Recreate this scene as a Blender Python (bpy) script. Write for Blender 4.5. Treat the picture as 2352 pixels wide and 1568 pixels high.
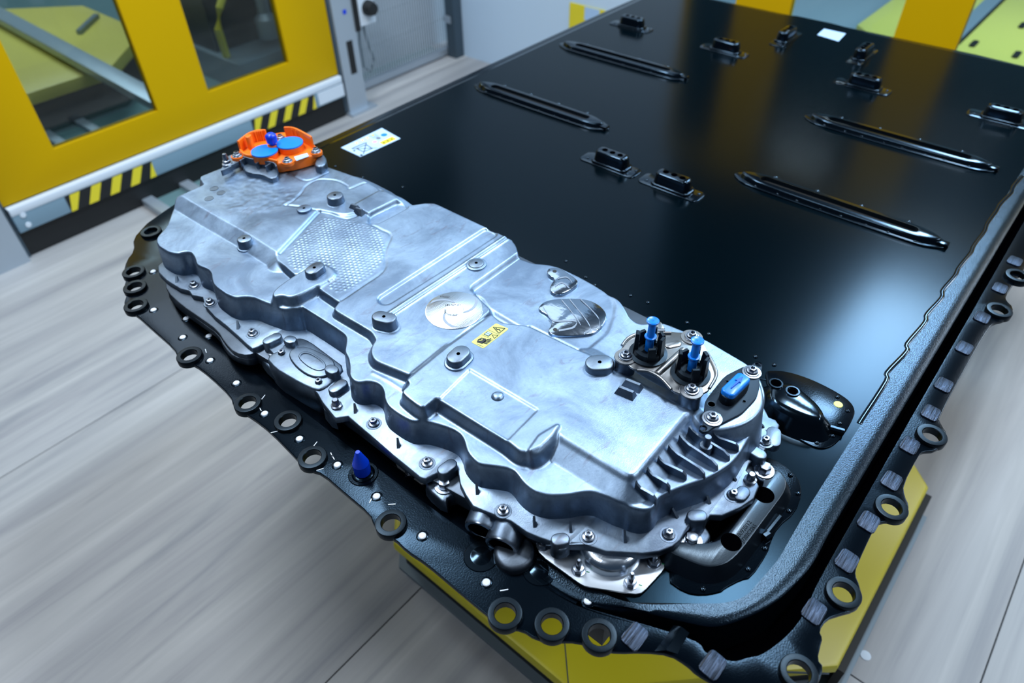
import bpy, bmesh, math, random
import numpy as np
from mathutils import Vector, Matrix
from mathutils.geometry import tessellate_polygon, delaunay_2d_cdt
random.seed(3); rng = np.random.default_rng(3)
S = bpy.context.scene
for o in list(bpy.data.objects): bpy.data.objects.remove(o)

# ------------------------------------------------------------------ camera
H = 0.78                                    # camera height above the pack's top cover (z = 0)
cam = bpy.data.cameras.new('camera'); co = bpy.data.objects.new('camera', cam); S.collection.objects.link(co)
cam.sensor_width = 36; cam.lens = 36*1622.58/2352; cam.clip_start = .02; cam.clip_end = 60
co.location = (0, 0, H); co.rotation_mode = 'XYZ'
co.rotation_euler = (math.radians(47.5217), math.radians(.9914), math.radians(-49.5842))
cam.dof.use_dof = True; cam.dof.focus_distance = 1.0; cam.dof.aperture_fstop = 3.6
S.camera = co
# ------------------------------------------------------------------ world, lamps, exposure
FLOOR = -.82; CEIL = 2.35
wd = bpy.data.worlds.new('hall'); S.world = wd; wd.use_nodes = True
bg = wd.node_tree.nodes['Background']; bg.inputs[0].default_value = (.30, .56, .95, 1); bg.inputs[1].default_value = .065
def lamp(x, y, sx, sy, power, col=(.84, .92, 1.0), z=CEIL):
    l = bpy.data.lights.new('ceiling_and_fill_light', 'AREA'); l.shape = 'RECTANGLE'; l.size = sx; l.size_y = sy
    l.energy = power; l.color = col
    o = bpy.data.objects.new('ceiling_and_fill_light', l); S.collection.objects.link(o); o.location = (x, y, z)
lamp(3.95, .40, 1.4, .5, 140, (.50, .76, 1.0))
lamp(1.86, .33, .55, .36, 54, (.84, .92, 1.0))
lamp(2.35, 2.4, 1.8, 1.6, 25, (.76, .89, 1.0))
lamp(.5, 1.8, 1.0, .5, 68)
lamp(-.9, .9, 1.2, .8, 20)  # added fill on the camera side, lifts the dark near floor
lamp(.9, 4.0, 1.4, .8, 25)  # added fill for the left floor, outside the cover's reflections
lamp(1.9, -1.8, 1.4, .8, 58)  # added fill that brightens the floor on the right
lamp(2.0, 5.8, 1.2, 1.2, 62)  # added light to brighten the area behind the left gate
lamp(5.4, -1.8, 1.2, 1.2, 85)  # added light for the far gate, its mirror image kept off the cover
S.view_settings.view_transform = 'Standard'; S.view_settings.look = 'None'; S.view_settings.exposure = 0; S.view_settings.gamma = 1
S.view_settings.use_curve_mapping = False

# ------------------------------------------------------------------ materials
def lin(c): return tuple((v/255/12.92 if v/255 < .04045 else ((v/255+.055)/1.055)**2.4) for v in c) + (1,)
def mat(name, rgb, rough=.5, metal=0, spec=.5, var=0, vscale=8, bump=0, bscale=200, stretch=None, rvar=0, coat=0, tint=None):
    m = bpy.data.materials.new(name); m.use_nodes = True; nt = m.node_tree; N = nt.nodes; L = nt.links
    b = N['Principled BSDF']; c = lin(rgb); b.inputs['Base Color'].default_value = c
    b.inputs['Roughness'].default_value = rough; b.inputs['Metallic'].default_value = metal; b.inputs['Specular IOR Level'].default_value = spec
    if tint: b.inputs['Specular Tint'].default_value = tint
    if coat: b.inputs['Coat Weight'].default_value = coat; b.inputs['Coat Roughness'].default_value = .08
    tc = N.new('ShaderNodeTexCoord'); src = tc.outputs['Object']
    if stretch:
        mp = N.new('ShaderNodeMapping'); mp.inputs['Scale'].default_value = stretch; L.new(src, mp.inputs[0]); src = mp.outputs[0]
    if var or rvar:
        n = N.new('ShaderNodeTexNoise'); n.inputs['Scale'].default_value = vscale; n.inputs['Detail'].default_value = 6; n.inputs['Roughness'].default_value = .62
        L.new(src, n.inputs['Vector'])
        if var:
            r = N.new('ShaderNodeValToRGB'); r.color_ramp.elements[0].position = .3; r.color_ramp.elements[1].position = .7
            r.color_ramp.elements[0].color = tuple(v*(1-var) for v in c[:3])+(1,); r.color_ramp.elements[1].color = tuple(min(1, v*(1+var*.7)) for v in c[:3])+(1,)
            L.new(n.outputs['Fac'], r.inputs[0]); L.new(r.outputs[0], b.inputs['Base Color'])
        if rvar:
            mr = N.new('ShaderNodeMapRange'); mr.inputs[1].default_value = .3; mr.inputs[2].default_value = .7
            mr.inputs[3].default_value = rough-rvar; mr.inputs[4].default_value = rough+rvar
            L.new(n.outputs['Fac'], mr.inputs[0]); L.new(mr.outputs[0], b.inputs['Roughness'])
    if bump:
        n2 = N.new('ShaderNodeTexNoise'); n2.inputs['Scale'].default_value = bscale; n2.inputs['Detail'].default_value = 3
        L.new(src, n2.inputs['Vector'])
        bp = N.new('ShaderNodeBump'); bp.inputs['Strength'].default_value = bump; bp.inputs['Distance'].default_value = .001
        L.new(n2.outputs['Fac'], bp.inputs['Height']); L.new(bp.outputs[0], b.inputs['Normal'])
    return m
M = {}
def cast(name, base, dark, stain, bs):
    m = bpy.data.materials.new(name); m.use_nodes = True; nt = m.node_tree; N = nt.nodes; L = nt.links; b = N['Principled BSDF']
    b.inputs['Metallic'].default_value = 1
    tc = N.new('ShaderNodeNewGeometry').outputs['Position']
    def noise(sc, det=6, dist=0, stretch=None):
        src = tc
        if stretch: mp = N.new('ShaderNodeMapping'); mp.inputs['Scale'].default_value = stretch; mp.inputs['Rotation'].default_value = (0, 0, .6); L.new(tc, mp.inputs[0]); src = mp.outputs[0]
        n = N.new('ShaderNodeTexNoise'); n.inputs['Scale'].default_value = sc; n.inputs['Detail'].default_value = det; n.inputs['Roughness'].default_value = .68; n.inputs['Distortion'].default_value = dist; L.new(src, n.inputs['Vector']); return n.outputs['Fac']
    def rng_(f, a, b_, lo, hi):
        r = N.new('ShaderNodeMapRange'); r.inputs[1].default_value = a; r.inputs[2].default_value = b_; r.inputs[3].default_value = lo; r.inputs[4].default_value = hi; L.new(f, r.inputs[0]); return r.outputs[0]
    def mix(f, a, c):
        x = N.new('ShaderNodeMixRGB'); L.new(f, x.inputs[0])
        for k, q in ((1, a), (2, c)):
            if isinstance(q, tuple): x.inputs[k].default_value = q
            else: L.new(q, x.inputs[k])
        return x.outputs[0]
    c = mix(rng_(noise(9, 8, .6), .36, .66, 0, 1), lin(dark), lin(base))
    c = mix(rng_(noise(16, 5, 1.2, (1, 3.2, 1)), .58, .72, 0, .75), c, lin(stain))
    c = mix(rng_(noise(150, 3), .60, .74, 0, .45), c, lin(dark))
    L.new(c, b.inputs['Base Color'])
    L.new(rng_(noise(12, 6, .4), .3, .7, .33, .50), b.inputs['Roughness'])
    bp = N.new('ShaderNodeBump'); bp.inputs['Strength'].default_value = .16; bp.inputs['Distance'].default_value = .001
    L.new(noise(bs, 4, 0, (1, 2.5, 1)), bp.inputs['Height']); L.new(bp.outputs[0], b.inputs['Normal'])
    return m
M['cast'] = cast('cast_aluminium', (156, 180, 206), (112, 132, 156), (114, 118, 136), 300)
M['cast2'] = cast('cast_aluminium_flange', (132, 150, 168), (94, 107, 124), (104, 104, 112), 340)
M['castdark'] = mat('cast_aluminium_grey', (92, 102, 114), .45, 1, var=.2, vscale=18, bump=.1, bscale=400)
M['mach'] = mat('machined_aluminium', (226, 235, 244), .24, 1, bump=.14, bscale=60, stretch=(1, 14, 1))
M['steel'] = mat('zinc_steel', (150, 160, 174), .28, 1, var=.12, vscale=60)
M['stamp'] = mat('stamped_steel', (150, 152, 154), .30, 1, var=.12, vscale=30, bump=.05)
M['cover'] = mat('black_cover_paint', (0, 5, 9), .18, 0, .12, bump=.02, bscale=700, tint=(.25, .62, 1, 1))
M['black'] = mat('black_gloss_paint', (2, 5, 10), .19, 0, .20, bump=.09, bscale=480, tint=(.36, .66, 1, 1))
M['band'] = mat('black_orange_peel_paint', (2, 5, 10), .24, 0, .5, bump=.34, bscale=520, tint=(.42, .70, 1, 1))
M['satin'] = mat('black_satin_paint', (6, 10, 16), .30, 0, .9, bump=.06, bscale=700, tint=(.6, .8, 1, 1))
M['rail'] = mat('black_rail_paint', (3, 6, 10), .15, 0, .55, tint=(.42, .70, 1, 1))
M['seal'] = mat('black_sealant', (5, 7, 9), .45, 0, .3)
M['scratch'] = mat('scratched_weld', (52, 62, 78), .36, .85, var=.9, vscale=110, stretch=(.2, 4, 1), bump=.8, bscale=220)
M['plastic'] = mat('black_plastic', (10, 13, 18), .40, 0, .4, tint=(.45, .72, 1, 1))
M['platebl'] = mat('black_plate_plastic', (18, 26, 38), .5, 0, .4, bump=.08, bscale=900, tint=(.5, .75, 1, 1))
M['blue'] = mat('light_blue_plastic', (4, 120, 225), .30, 0, .5)
M['blued'] = mat('blue_plastic', (6, 58, 200), .28, 0, .5)
M['blue2'] = mat('mid_blue_plastic', (2, 84, 190), .3)
M['orange'] = mat('orange_plastic', (236, 112, 20), .36, 0, .5)
M['white'] = mat('white_label', (168, 198, 232), .5)
M['whitep'] = mat('white_paint', (205, 216, 228), .5)
M['railp'] = mat('grey_rail_paint', (122, 150, 168), .5, 0, .3)
M['rivet'] = mat('white_rivet', (205, 214, 226), .35, 0, .5)
M['ink'] = mat('black_ink', (22, 26, 30), .6)
M['inkgrey'] = mat('grey_ink', (96, 104, 112), .6)
M['lyel'] = mat('yellow_label', (208, 214, 112), .5)
M['syel'] = mat('yellow_print', (222, 205, 40), .5)
M['pink'] = mat('pink_print', (225, 150, 180), .5)
M['green'] = mat('green_marker', (10, 130, 80), .5)
M['yellow'] = mat('yellow_paint', (196, 156, 0), .5, 0, .10)
M['yellowc'] = mat('yellow_cart_paint', (214, 200, 30), .35, 0, .45)
M['alu'] = mat('aluminium_profile', (176, 188, 200), .42, .6)
M['rubber'] = mat('black_rubber', (14, 17, 20), .6)
M['grey'] = mat('grey_steel', (118, 132, 142), .45, .3)
M['dkgrey'] = mat('dark_grey_steel', (66, 82, 94), .5, .3)
M['teal'] = mat('teal_floor_plate', (98, 128, 132), .4)
M['machine'] = mat('dark_machine', (30, 42, 48), .5)
M['hole'] = mat('dark_hole', (1, 1, 2), .9, 0, .0)
M['eye'] = mat('eyelet_black_paint', (5, 8, 12), .32, 0, .22, bump=.06, bscale=700, tint=(.5, .75, 1, 1))
M['mach2'] = mat('milled_aluminium', (150, 165, 182), .16, 1, bump=.7, bscale=1.0, stretch=(90, 30, 10))
M['pale'] = mat('pale_yellow_paint', (226, 208, 104), .4)
M['wall'] = mat('white_wall', (190, 212, 232), .6)
M['dwall'] = mat('grey_wall', (150, 165, 175), .6)
M['red'] = mat('red_marker', (190, 40, 60), .5)

def wood():
    m = bpy.data.materials.new('pale_wood_floor'); m.use_nodes = True; nt = m.node_tree; N = nt.nodes; L = nt.links; b = N['Principled BSDF']
    tc = N.new('ShaderNodeTexCoord'); geo = N.new('ShaderNodeNewGeometry')
    mp = N.new('ShaderNodeMapping'); mp.inputs['Scale'].default_value = (.55, 9, 1); L.new(geo.outputs['Position'], mp.inputs[0])
    n = N.new('ShaderNodeTexNoise'); n.inputs['Scale'].default_value = 1.6; n.inputs['Detail'].default_value = 7; n.inputs['Roughness'].default_value = .6; n.inputs['Distortion'].default_value = .5
    L.new(mp.outputs[0], n.inputs['Vector'])
    r = N.new('ShaderNodeValToRGB'); e = r.color_ramp.elements
    e[0].position = .30; e[0].color = lin((144, 146, 150)); e[1].position = .72; e[1].color = lin((190, 190, 190))
    x = e.new(.45); x.color = lin((166, 166, 167)); x = e.new(.58); x.color = lin((176, 176, 176))
    L.new(n.outputs['Fac'], r.inputs[0])
    mp2 = N.new('ShaderNodeMapping'); mp2.inputs['Scale'].default_value = (.0, 5.2, 0); L.new(geo.outputs['Position'], mp2.inputs[0])
    w = N.new('ShaderNodeTexNoise'); w.inputs['Scale'].default_value = 2.2; w.inputs['Detail'].default_value = 1; L.new(mp2.outputs[0], w.inputs['Vector'])
    r2 = N.new('ShaderNodeValToRGB'); r2.color_ramp.elements[0].position = .35; r2.color_ramp.elements[0].color = (.80, .80, .83, 1); r2.color_ramp.elements[1].position = .62; r2.color_ramp.elements[1].color = (1, 1, 1, 1)
    L.new(w.outputs['Fac'], r2.inputs[0])
    mx = N.new('ShaderNodeMixRGB'); mx.blend_type = 'MULTIPLY'; mx.inputs[0].default_value = .6; L.new(r.outputs[0], mx.inputs[1]); L.new(r2.outputs[0], mx.inputs[2])
    L.new(mx.outputs[0], b.inputs['Base Color']); b.inputs['Roughness'].default_value = .5; b.inputs['Specular IOR Level'].default_value = .25
    return m
M['wood'] = wood()
def glass():
    m = bpy.data.materials.new('tinted_glass'); m.use_nodes = True; nt = m.node_tree; N = nt.nodes; L = nt.links
    N.remove(N['Principled BSDF']); out = N['Material Output']
    t = N.new('ShaderNodeBsdfTransparent'); t.inputs[0].default_value = (.74, .84, .84, 1)
    g = N.new('ShaderNodeBsdfGlossy'); g.inputs['Roughness'].default_value = .03; fr = N.new('ShaderNodeFresnel'); fr.inputs[0].default_value = 1.5
    mx = N.new('ShaderNodeMixShader'); L.new(fr.outputs[0], mx.inputs[0]); L.new(t.outputs[0], mx.inputs[1]); L.new(g.outputs[0], mx.inputs[2]); L.new(mx.outputs[0], out.inputs[0])
    return m
M['glass'] = glass()

# ------------------------------------------------------------------ object helpers (all coordinates are world metres)
LOC = {}
def link(o): S.collection.objects.link(o); return o
def thing(name, label, cat, loc, group=None, kind=None):
    o = link(bpy.data.objects.new(name, None)); o.location = loc; o.empty_display_size = .02; LOC[o] = Vector(loc)
    o['label'] = label; o['category'] = cat
    if group: o['group'] = group
    return o
def tag(o, label, cat, group=None):
    o['label'] = label; o['category'] = cat
    if group: o['group'] = group
    return o
def put(name, me, m, parent=None, loc=(0, 0, 0), rotz=0, label=None):
    o = link(bpy.data.objects.new(name, me))
    if m is not None and not me.materials: me.materials.append(M[m] if isinstance(m, str) else m)
    p = Vector(loc)
    if parent is not None:
        o.parent = parent; p = p - LOC[parent]
    LOC[o] = Vector(loc); o.location = p; o.rotation_euler = (0, 0, rotz)
    if label: o['label'] = label
    return o
def mk(v, f, smooth=35, recalc=True):
    me = bpy.data.meshes.new('m'); me.from_pydata([tuple(map(float, p)) for p in v], [], f); me.validate(); me.update()
    bm = bmesh.new(); bm.from_mesh(me); bmesh.ops.remove_doubles(bm, verts=bm.verts, dist=1e-6); recalc and bmesh.ops.recalc_face_normals(bm, faces=bm.faces); bm.to_mesh(me); bm.free()
    if smooth:
        me.polygons.foreach_set('use_smooth', [True]*len(me.polygons)); me.set_sharp_from_angle(angle=math.radians(smooth))
    return me
class MB:
    def __init__(s): s.v = []; s.f = []
    def add(s, v, f):
        k = len(s.v); s.v += list(v); s.f += [tuple(i+k for i in q) for q in f]; return s
    def mesh(s, smooth=35): return mk(s.v, s.f, smooth)
def area(p): return .5*sum(p[i][0]*p[(i+1) % len(p)][1]-p[(i+1) % len(p)][0]*p[i][1] for i in range(len(p)))
def ccw(p): return list(p) if area(p) > 0 else list(p)[::-1]
def inset(p, d):
    p = ccw(p); n = len(p); out = []
    for i in range(n):
        a = Vector(p[i-1]); b = Vector(p[i]); c = Vector(p[(i+1) % n])
        u = (b-a); w = (c-b)
        if u.length < 1e-9 or w.length < 1e-9: out.append(tuple(b)); continue
        u.normalize(); w.normalize(); n1 = Vector((-u.y, u.x)); n2 = Vector((-w.y, w.x)); k = n1+n2
        q = k.length_squared
        k = n1 if q < .2 else k*(2/q)
        out.append((b.x+k.x*d, b.y+k.y*d))
    return out
def chaikin(p, n=2, r=.25):
    for _ in range(n):
        q = []
        for i in range(len(p)):
            a = p[i]; b = p[(i+1) % len(p)]
            q.append((a[0]*(1-r)+b[0]*r, a[1]*(1-r)+b[1]*r)); q.append((a[0]*r+b[0]*(1-r), a[1]*r+b[1]*(1-r)))
        p = q
    return p
def catmull(p, n=4, closed=True):
    out = []; N = len(p); rg = N if closed else N-1
    for i in range(rg):
        g = lambda k: np.array(p[k % N] if closed else p[min(max(k, 0), N-1)], float)
        a, b, c, d = g(i-1), g(i), g(i+1), g(i+2)
        for k in range(n):
            t = k/n
            out.append(tuple(.5*(2*b+(c-a)*t+(2*a-5*b+4*c-d)*t*t+(3*b-a-3*c+d)*t**3)))
    if not closed: out.append(tuple(p[-1]))
    return out
def circ(x, y, r, n=24, a0=0): return [(x+r*math.cos(a0+2*math.pi*i/n), y+r*math.sin(a0+2*math.pi*i/n)) for i in range(n)]
def stadium(x, y, hl, r, ang, n=8):
    o = []
    for s in (0, 1):
        for i in range(n+1):
            a = -math.pi/2+math.pi*i/n+s*math.pi; cx = hl if s == 0 else -hl
            px, py = cx+r*math.cos(a), r*math.sin(a)
            o.append((x+px*math.cos(ang)-py*math.sin(ang), y+px*math.sin(ang)+py*math.cos(ang)))
    return o
def rrect(x0, y0, x1, y1, r, n=5):
    o = []
    for cx, cy, a0 in ((x1-r, y1-r, 0), (x0+r, y1-r, 90), (x0+r, y0+r, 180), (x1-r, y0+r, 270)):
        for i in range(n+1):
            a = math.radians(a0+90*i/n); o.append((cx+r*math.cos(a), cy+r*math.sin(a)))
    return o
def inpoly(P, poly):
    x, y = P[:, 0], P[:, 1]; q = np.array(poly); r = np.zeros(len(P), bool); j = len(q)-1
    for i in range(len(q)):
        c = ((q[i, 1] > y) != (q[j, 1] > y)) & (x < (q[j, 0]-q[i, 0])*(y-q[i, 1])/(q[j, 1]-q[i, 1]+1e-12)+q[i, 0]); r ^= c; j = i
    return r
ID = lambda u, v, w: (u, v, w)
def prism(outline, z0, z1, bev=0, holes=(), tf=ID, topz=None, mb=None, taper=0):
    """solid with the outline as its plan; rounded top edge; open holes; topz(x, y) may bend the top"""
    p = ccw(outline); mb = mb or MB(); hs = [ccw(h)[::-1] for h in holes]
    if taper: base = inset(p, -taper)
    else: base = p
    rings = [(base, z0)]
    if bev: rings += [(p, z1-bev), (inset(p, bev*.3), z1-bev*.3), (inset(p, bev), z1)]
    else: rings += [(p, z1)]
    n = len(p); v = []; f = []
    for r, z in rings: v += [(a, b, z) for a, b in r]
    for k in range(len(rings)-1):
        for i in range(n): f.append((k*n+i, k*n+(i+1) % n, (k+1)*n+(i+1) % n, (k+1)*n+i))
    off = (len(rings)-1)*n
    top = [Vector((a, b, 0)) for a, b in rings[-1][0]]; loops = [top]; idx = list(range(off, off+n)); bidx = list(range(n))
    for h in hs:
        k = len(v); m = len(h)
        v += [(a, b, z0) for a, b in h]; v += [(a, b, z1) for a, b in h]
        for i in range(m): f.append((k+i, k+(i+1) % m, k+m+(i+1) % m, k+m+i))
        loops.append([Vector((a, b, 0)) for a, b in h]); idx += list(range(k+m, k+2*m)); bidx += list(range(k, k+m))
    if not hs:
        tr = tessellate_polygon(loops)
        f += [tuple(idx[i] for i in t) for t in tr]; f += [tuple(bidx[i] for i in t)[::-1] for t in tr]
    else:
        for zz, L0 in ((rings[-1][1], rings[-1][0]), (z0, base)):
            vv = []; ee = []
            for lp_ in [L0]+hs:
                k = len(vv); m = len(lp_); vv += [Vector(q) for q in lp_]; ee += [(k+i, k+(i+1) % m) for i in range(m)]
            rv_ = delaunay_2d_cdt(vv, ee, [], 0, 1e-6); k = len(v); v += [(q.x, q.y, zz) for q in rv_[0]]
            C3 = np.array([[(rv_[0][t[0]].x+rv_[0][t[1]].x+rv_[0][t[2]].x)/3, (rv_[0][t[0]].y+rv_[0][t[1]].y+rv_[0][t[2]].y)/3] for t in rv_[2]])
            ok = inpoly(C3, L0)
            for h in hs: ok &= ~inpoly(C3, h)
            for t, g in zip(rv_[2], ok):
                if g: f.append(tuple(i+k for i in t))
    mb.add([tf(*q) for q in v], f)
    return mb
def slab(name, outline, z0, z1, m, parent=None, bev=0, holes=(), loc=None, label=None, taper=0, smooth=35):
    me = prism(outline, z0, z1, bev, holes, taper=taper).mesh(smooth); return put(name, me, m, parent, loc or (0, 0, 0), label=label)
def boxmb(mb, x0, y0, z0, x1, y1, z1): return prism([(x0, y0), (x1, y0), (x1, y1), (x0, y1)], z0, z1, mb=mb)
def box(name, x0, y0, z0, x1, y1, z1, m, parent=None, bev=0, label=None):
    return put(name, prism([(x0, y0), (x1, y0), (x1, y1), (x0, y1)], z0, z1, bev).mesh(), m, parent, label=label)
def lathe(prof, n=24, c=(0, 0, 0), mb=None):
    mb = mb or MB(); v = []; f = []
    for r, z in prof:
        for i in range(n): a = 2*math.pi*i/n; v.append((c[0]+r*math.cos(a), c[1]+r*math.sin(a), c[2]+z))
    for k in range(len(prof)-1):
        for i in range(n): f.append((k*n+i, k*n+(i+1) % n, (k+1)*n+(i+1) % n, (k+1)*n+i))
    closed = prof[0] == prof[-1]
    if prof[0][0] > 1e-6 and not closed: f.append(tuple(range(n))[::-1])
    if prof[-1][0] > 1e-6 and not closed: f.append(tuple(range((len(prof)-1)*n, len(prof)*n)))
    mb.add(v, f); return mb
def tube(path, r, n=10, mb=None):
    mb = mb or MB(); P = [Vector(p) for p in path]; v = []; f = []
    for i, p in enumerate(P):
        d = (P[min(i+1, len(P)-1)]-P[max(i-1, 0)]).normalized()
        a = d.orthogonal().normalized() if abs(d.z) > .95 else d.cross(Vector((0, 0, 1))).normalized(); b = d.cross(a)
        rr = r[i] if isinstance(r, (list, tuple)) else r
        for k in range(n):
            t = 2*math.pi*k/n; v.append(p+a*rr*math.cos(t)+b*rr*math.sin(t))
    for i in range(len(P)-1):
        for k in range(n): f.append((i*n+k, i*n+(k+1) % n, (i+1)*n+(k+1) % n, (i+1)*n+k))
    f.append(tuple(range(n))[::-1]); f.append(tuple(range((len(P)-1)*n, len(P)*n)))
    mb.add([tuple(q) for q in v], f); return mb
def resample(p, n):
    p = np.array(p, float); d = np.r_[0, np.cumsum(np.linalg.norm(np.diff(p, axis=0), axis=1))]; t = np.linspace(0, d[-1], n)
    return np.c_[[np.interp(t, d, p[:, k]) for k in range(p.shape[1])]].T
def loft(lines, n=80):
    """strips between 3-D polylines"""
    R = [resample(l, n) for l in lines]; v = np.concatenate(R); f = []
    for k in range(len(R)-1):
        for i in range(n-1): f.append((k*n+i, k*n+i+1, (k+1)*n+i+1, (k+1)*n+i))
    return mk(v, f, 50)
def text_mesh(s, size, bold=False):
    cu = bpy.data.curves.new('t', 'FONT'); cu.body = s; cu.size = size; cu.align_x = 'CENTER'; cu.align_y = 'CENTER'; cu.extrude = .00015
    if bold: cu.offset = size*.02
    o = bpy.data.objects.new('t', cu); S.collection.objects.link(o); dg = bpy.context.evaluated_depsgraph_get()
    me = bpy.data.meshes.new_from_object(o.evaluated_get(dg)); bpy.data.objects.remove(o); me.materials.clear(); return me
TEXTS = []

# ------------------------------------------------------------------ shared fasteners
def star(r1, r2, n, x=0, y=0): return [(x+(r1 if i % 2 == 0 else r2)*math.cos(math.pi*i/n), y+(r1 if i % 2 == 0 else r2)*math.sin(math.pi*i/n)) for i in range(2*n)]
def flange_bolt_mesh(s=1):
    mb = lathe([(.0078*s, 0), (.0080*s, .0012*s), (.0074*s, .0022*s), (.0055*s, .0030*s), (0, .0030*s)], 20)
    prism(star(.0052*s, .0043*s, 6), .0028*s, .0085*s, .0006*s, holes=[star(.0026*s, .0019*s, 6)], mb=mb)
    prism(star(.0027*s, .002*s, 6), .003*s, .0055*s, mb=mb); return mb.mesh(30)
def torx_bolt_mesh(s=1):
    mb = lathe([(.0098*s, 0), (.0100*s, .0012*s), (.0094*s, .0020*s), (.0080*s, .0022*s), (.0078*s, .0030*s), (.0070*s, .0044*s), (.0052*s, .0052*s), (0, .0052*s)], 24)
    prism(star(.0056*s, .0046*s, 6), .005*s, .0085*s, .0006*s, holes=[star(.0036*s, .0025*s, 6)], mb=mb); return mb.mesh(30)
def hex_bolt_mesh():
    mb = lathe([(.0135, 0), (.0137, .0010), (.0132, .0018), (.0090, .0020), (.0088, .0034), (0, .0034)], 28)
    prism([(.0078*math.cos(math.pi/3*i), .0078*math.sin(math.pi/3*i)) for i in range(6)], .003, .0110, .0008, mb=mb)
    return mb.mesh(30)
def stud_mesh():
    mb = lathe([(.0085, 0), (.0085, .001), (.005, .0015)], 18)
    prism([(.0072*math.cos(math.pi/3*i), .0072*math.sin(math.pi/3*i)) for i in range(6)], .001, .0075, .0006, mb=mb)
    lathe([(.0032, .006), (.0034, .009), (.0030, .010), (.0034, .011), (.0030, .012), (.0034, .013), (.0030, .014), (.0034, .015), (.0026, .022), (.0018, .024), (0, .024)], 14, mb=mb)
    return mb.mesh(40)
FB = flange_bolt_mesh(); FB.materials.append(M['steel'])
TB = torx_bolt_mesh(); TB.materials.append(M['steel'])
HB = hex_bolt_mesh(); HB.materials.append(M['steel'])
ST = stud_mesh(); ST.materials.append(M['steel'])

# ================================================================== THE SETTING
def struct(o, label=None):
    o['kind'] = 'structure'
    if label: o['label'] = label
    return o
fl = struct(put('floor', prism([(-5, -6), (9, -6), (9, 9), (-5, 9)], FLOOR-.06, FLOOR-.008).mesh(), 'rubber'), 'pale wood-look hall floor laid in wide panels'); LOC[fl] = Vector((0, 0, 0))
# floor panels: 1.095 m wide boards running along the hall, cross joints at x = .96
ys = [-6, -2.535, -1.44, -.345, .75, 1.90, 3.0, 4.10, 9]
for i in range(len(ys)-1):
    xs = [-5, -1.2, .96, 3.12, 9] if i % 2 else [-5, -1.2, .962, 3.12, 9]
    for j in range(len(xs)-1):
        g = .0015
        slab('floor_panel', [(xs[j]+g, ys[i]+g), (xs[j+1]-g, ys[i]+g), (xs[j+1]-g, ys[i+1]-g), (xs[j]+g, ys[i+1]-g)], FLOOR-.008, FLOOR, 'wood', fl, bev=.0015)
struct(box('wall_back', 3.075, 1.62, FLOOR, 3.15, 3.16, 2.3, 'wall'), 'white wall panel behind the mesh fence')
struct(box('wall_left', -5, 8.6, FLOOR, 9, 8.7, 2.6, 'dwall'), 'grey hall wall beyond the left gate')
struct(box('wall_right', 7.6, -6, FLOOR, 7.7, 9, 2.6, 'dwall'), 'grey hall wall beyond the far gate')
for (x, y) in [(0.5078,0.8038),(1.0221,-0.1331),(0.9107,-0.0843)]:
    o = put('floor_marker', lathe([(.0, .0), (.0115, .0), (.0115, .0012), (.009, .0018), (0, .0018)], 20).mesh(), 'whitep', None, (x, y, FLOOR))
    tag(o, {0: 'small bluish white dot marker on the floor left of the yellow cart edge', 1: 'round white floor marker right of the cart corner', 2: 'white floor marker at the bottom edge of the frame'}[0 if x < .7 else (1 if y < -.12 and x > 1.0 else 2)], 'floor marker', None)

# ---- sliding safety gates
def gate(name, label, tf, posts_u, wins, z0, z1, wz0, wz1, rail=True, stripes=(), u0=0, u1=1, loc=(0, 0, 0)):
    g = thing(name, label, 'gate', loc)
    holes = [[(a, wz0), (b, wz0), (b, wz1), (a, wz1)] for a, b in wins]
    put('gate_panel', prism([(u0, z0), (u1, z0), (u1, z1), (u0, z1)], -.02, .02, .002, holes, tf=tf).mesh(), 'yellow', g)
    for a, b in wins:
        put('glass_pane', prism([(a-.004, wz0-.004), (b+.004, wz0-.004), (b+.004, wz1+.004), (a-.004, wz1+.004)], -.003, .003, tf=tf).mesh(0), 'glass', g)
    if rail:
        put('bottom_rail', prism([(u0+.004, -.708), (u1-.002, -.708), (u1-.002, -.606), (u0+.004, -.606)], -.005, .045, .006, tf=tf).mesh(), 'railp', g, label='grey bottom rail')
        put('rail_highlight', prism([(u0+.004, -.636), (u1-.002, -.636), (u1-.002, -.604), (u0+.004, -.604)], .020, .049, .008, tf=tf).mesh(), 'whitep', g, label='bright strip painted as the top highlight of the rail')  # light along the rail's top, painted as a whiter strip
        put('rubber_skirt', prism([(u0, FLOOR+.004), (u1, FLOOR+.004), (u1, -.700), (u0, -.700)], -.02, .02, tf=tf).mesh(), 'rubber', g, label='black rubber skirt')
        for a, b in stripes:
            s = put('hazard_sticker', prism([(a, -.706), (b, -.706), (b, -.637), (a, -.637)], .0445, .0465, tf=tf).mesh(), 'rubber', g, label='black and yellow hazard sticker')
            w = .040; k = a-.01
            while k < b+.01:
                q = [(k-.006, -.705), (k+w-.006, -.705), (k+w+.030, -.638), (k+.030, -.638)]
                q = [(min(max(x, a+.001), b-.001), z) for x, z in q]
                if q[1][0]-q[0][0] > .004 or q[2][0]-q[3][0] > .004:
                    put('yellow_stripe', prism(q, .0460, .0472, tf=tf).mesh(0), 'syel', s)
                k += .088
    return g
g1 = gate('safety_gate', 'yellow sliding safety gate with two windows and a white bottom rail at the left', lambda u, v, w: (u, 2.965-w, v), None,
     [(.74, 1.167), (1.403, 1.825)], -.60, 1.15, -.465, .95, True, [(.69, 1.055), (1.546, 1.905)], .49, 2.085, (1.29, 2.965, FLOOR))
for zz in (-.642, -.685):
    put('rail_screw', lathe([(.0, 0), (.011, 0), (.010, .003), (0, .003)], 14).mesh(), 'whitep', g1, (.532, 2.9195, zz)).rotation_euler = (math.pi/2, 0, 0)
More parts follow.
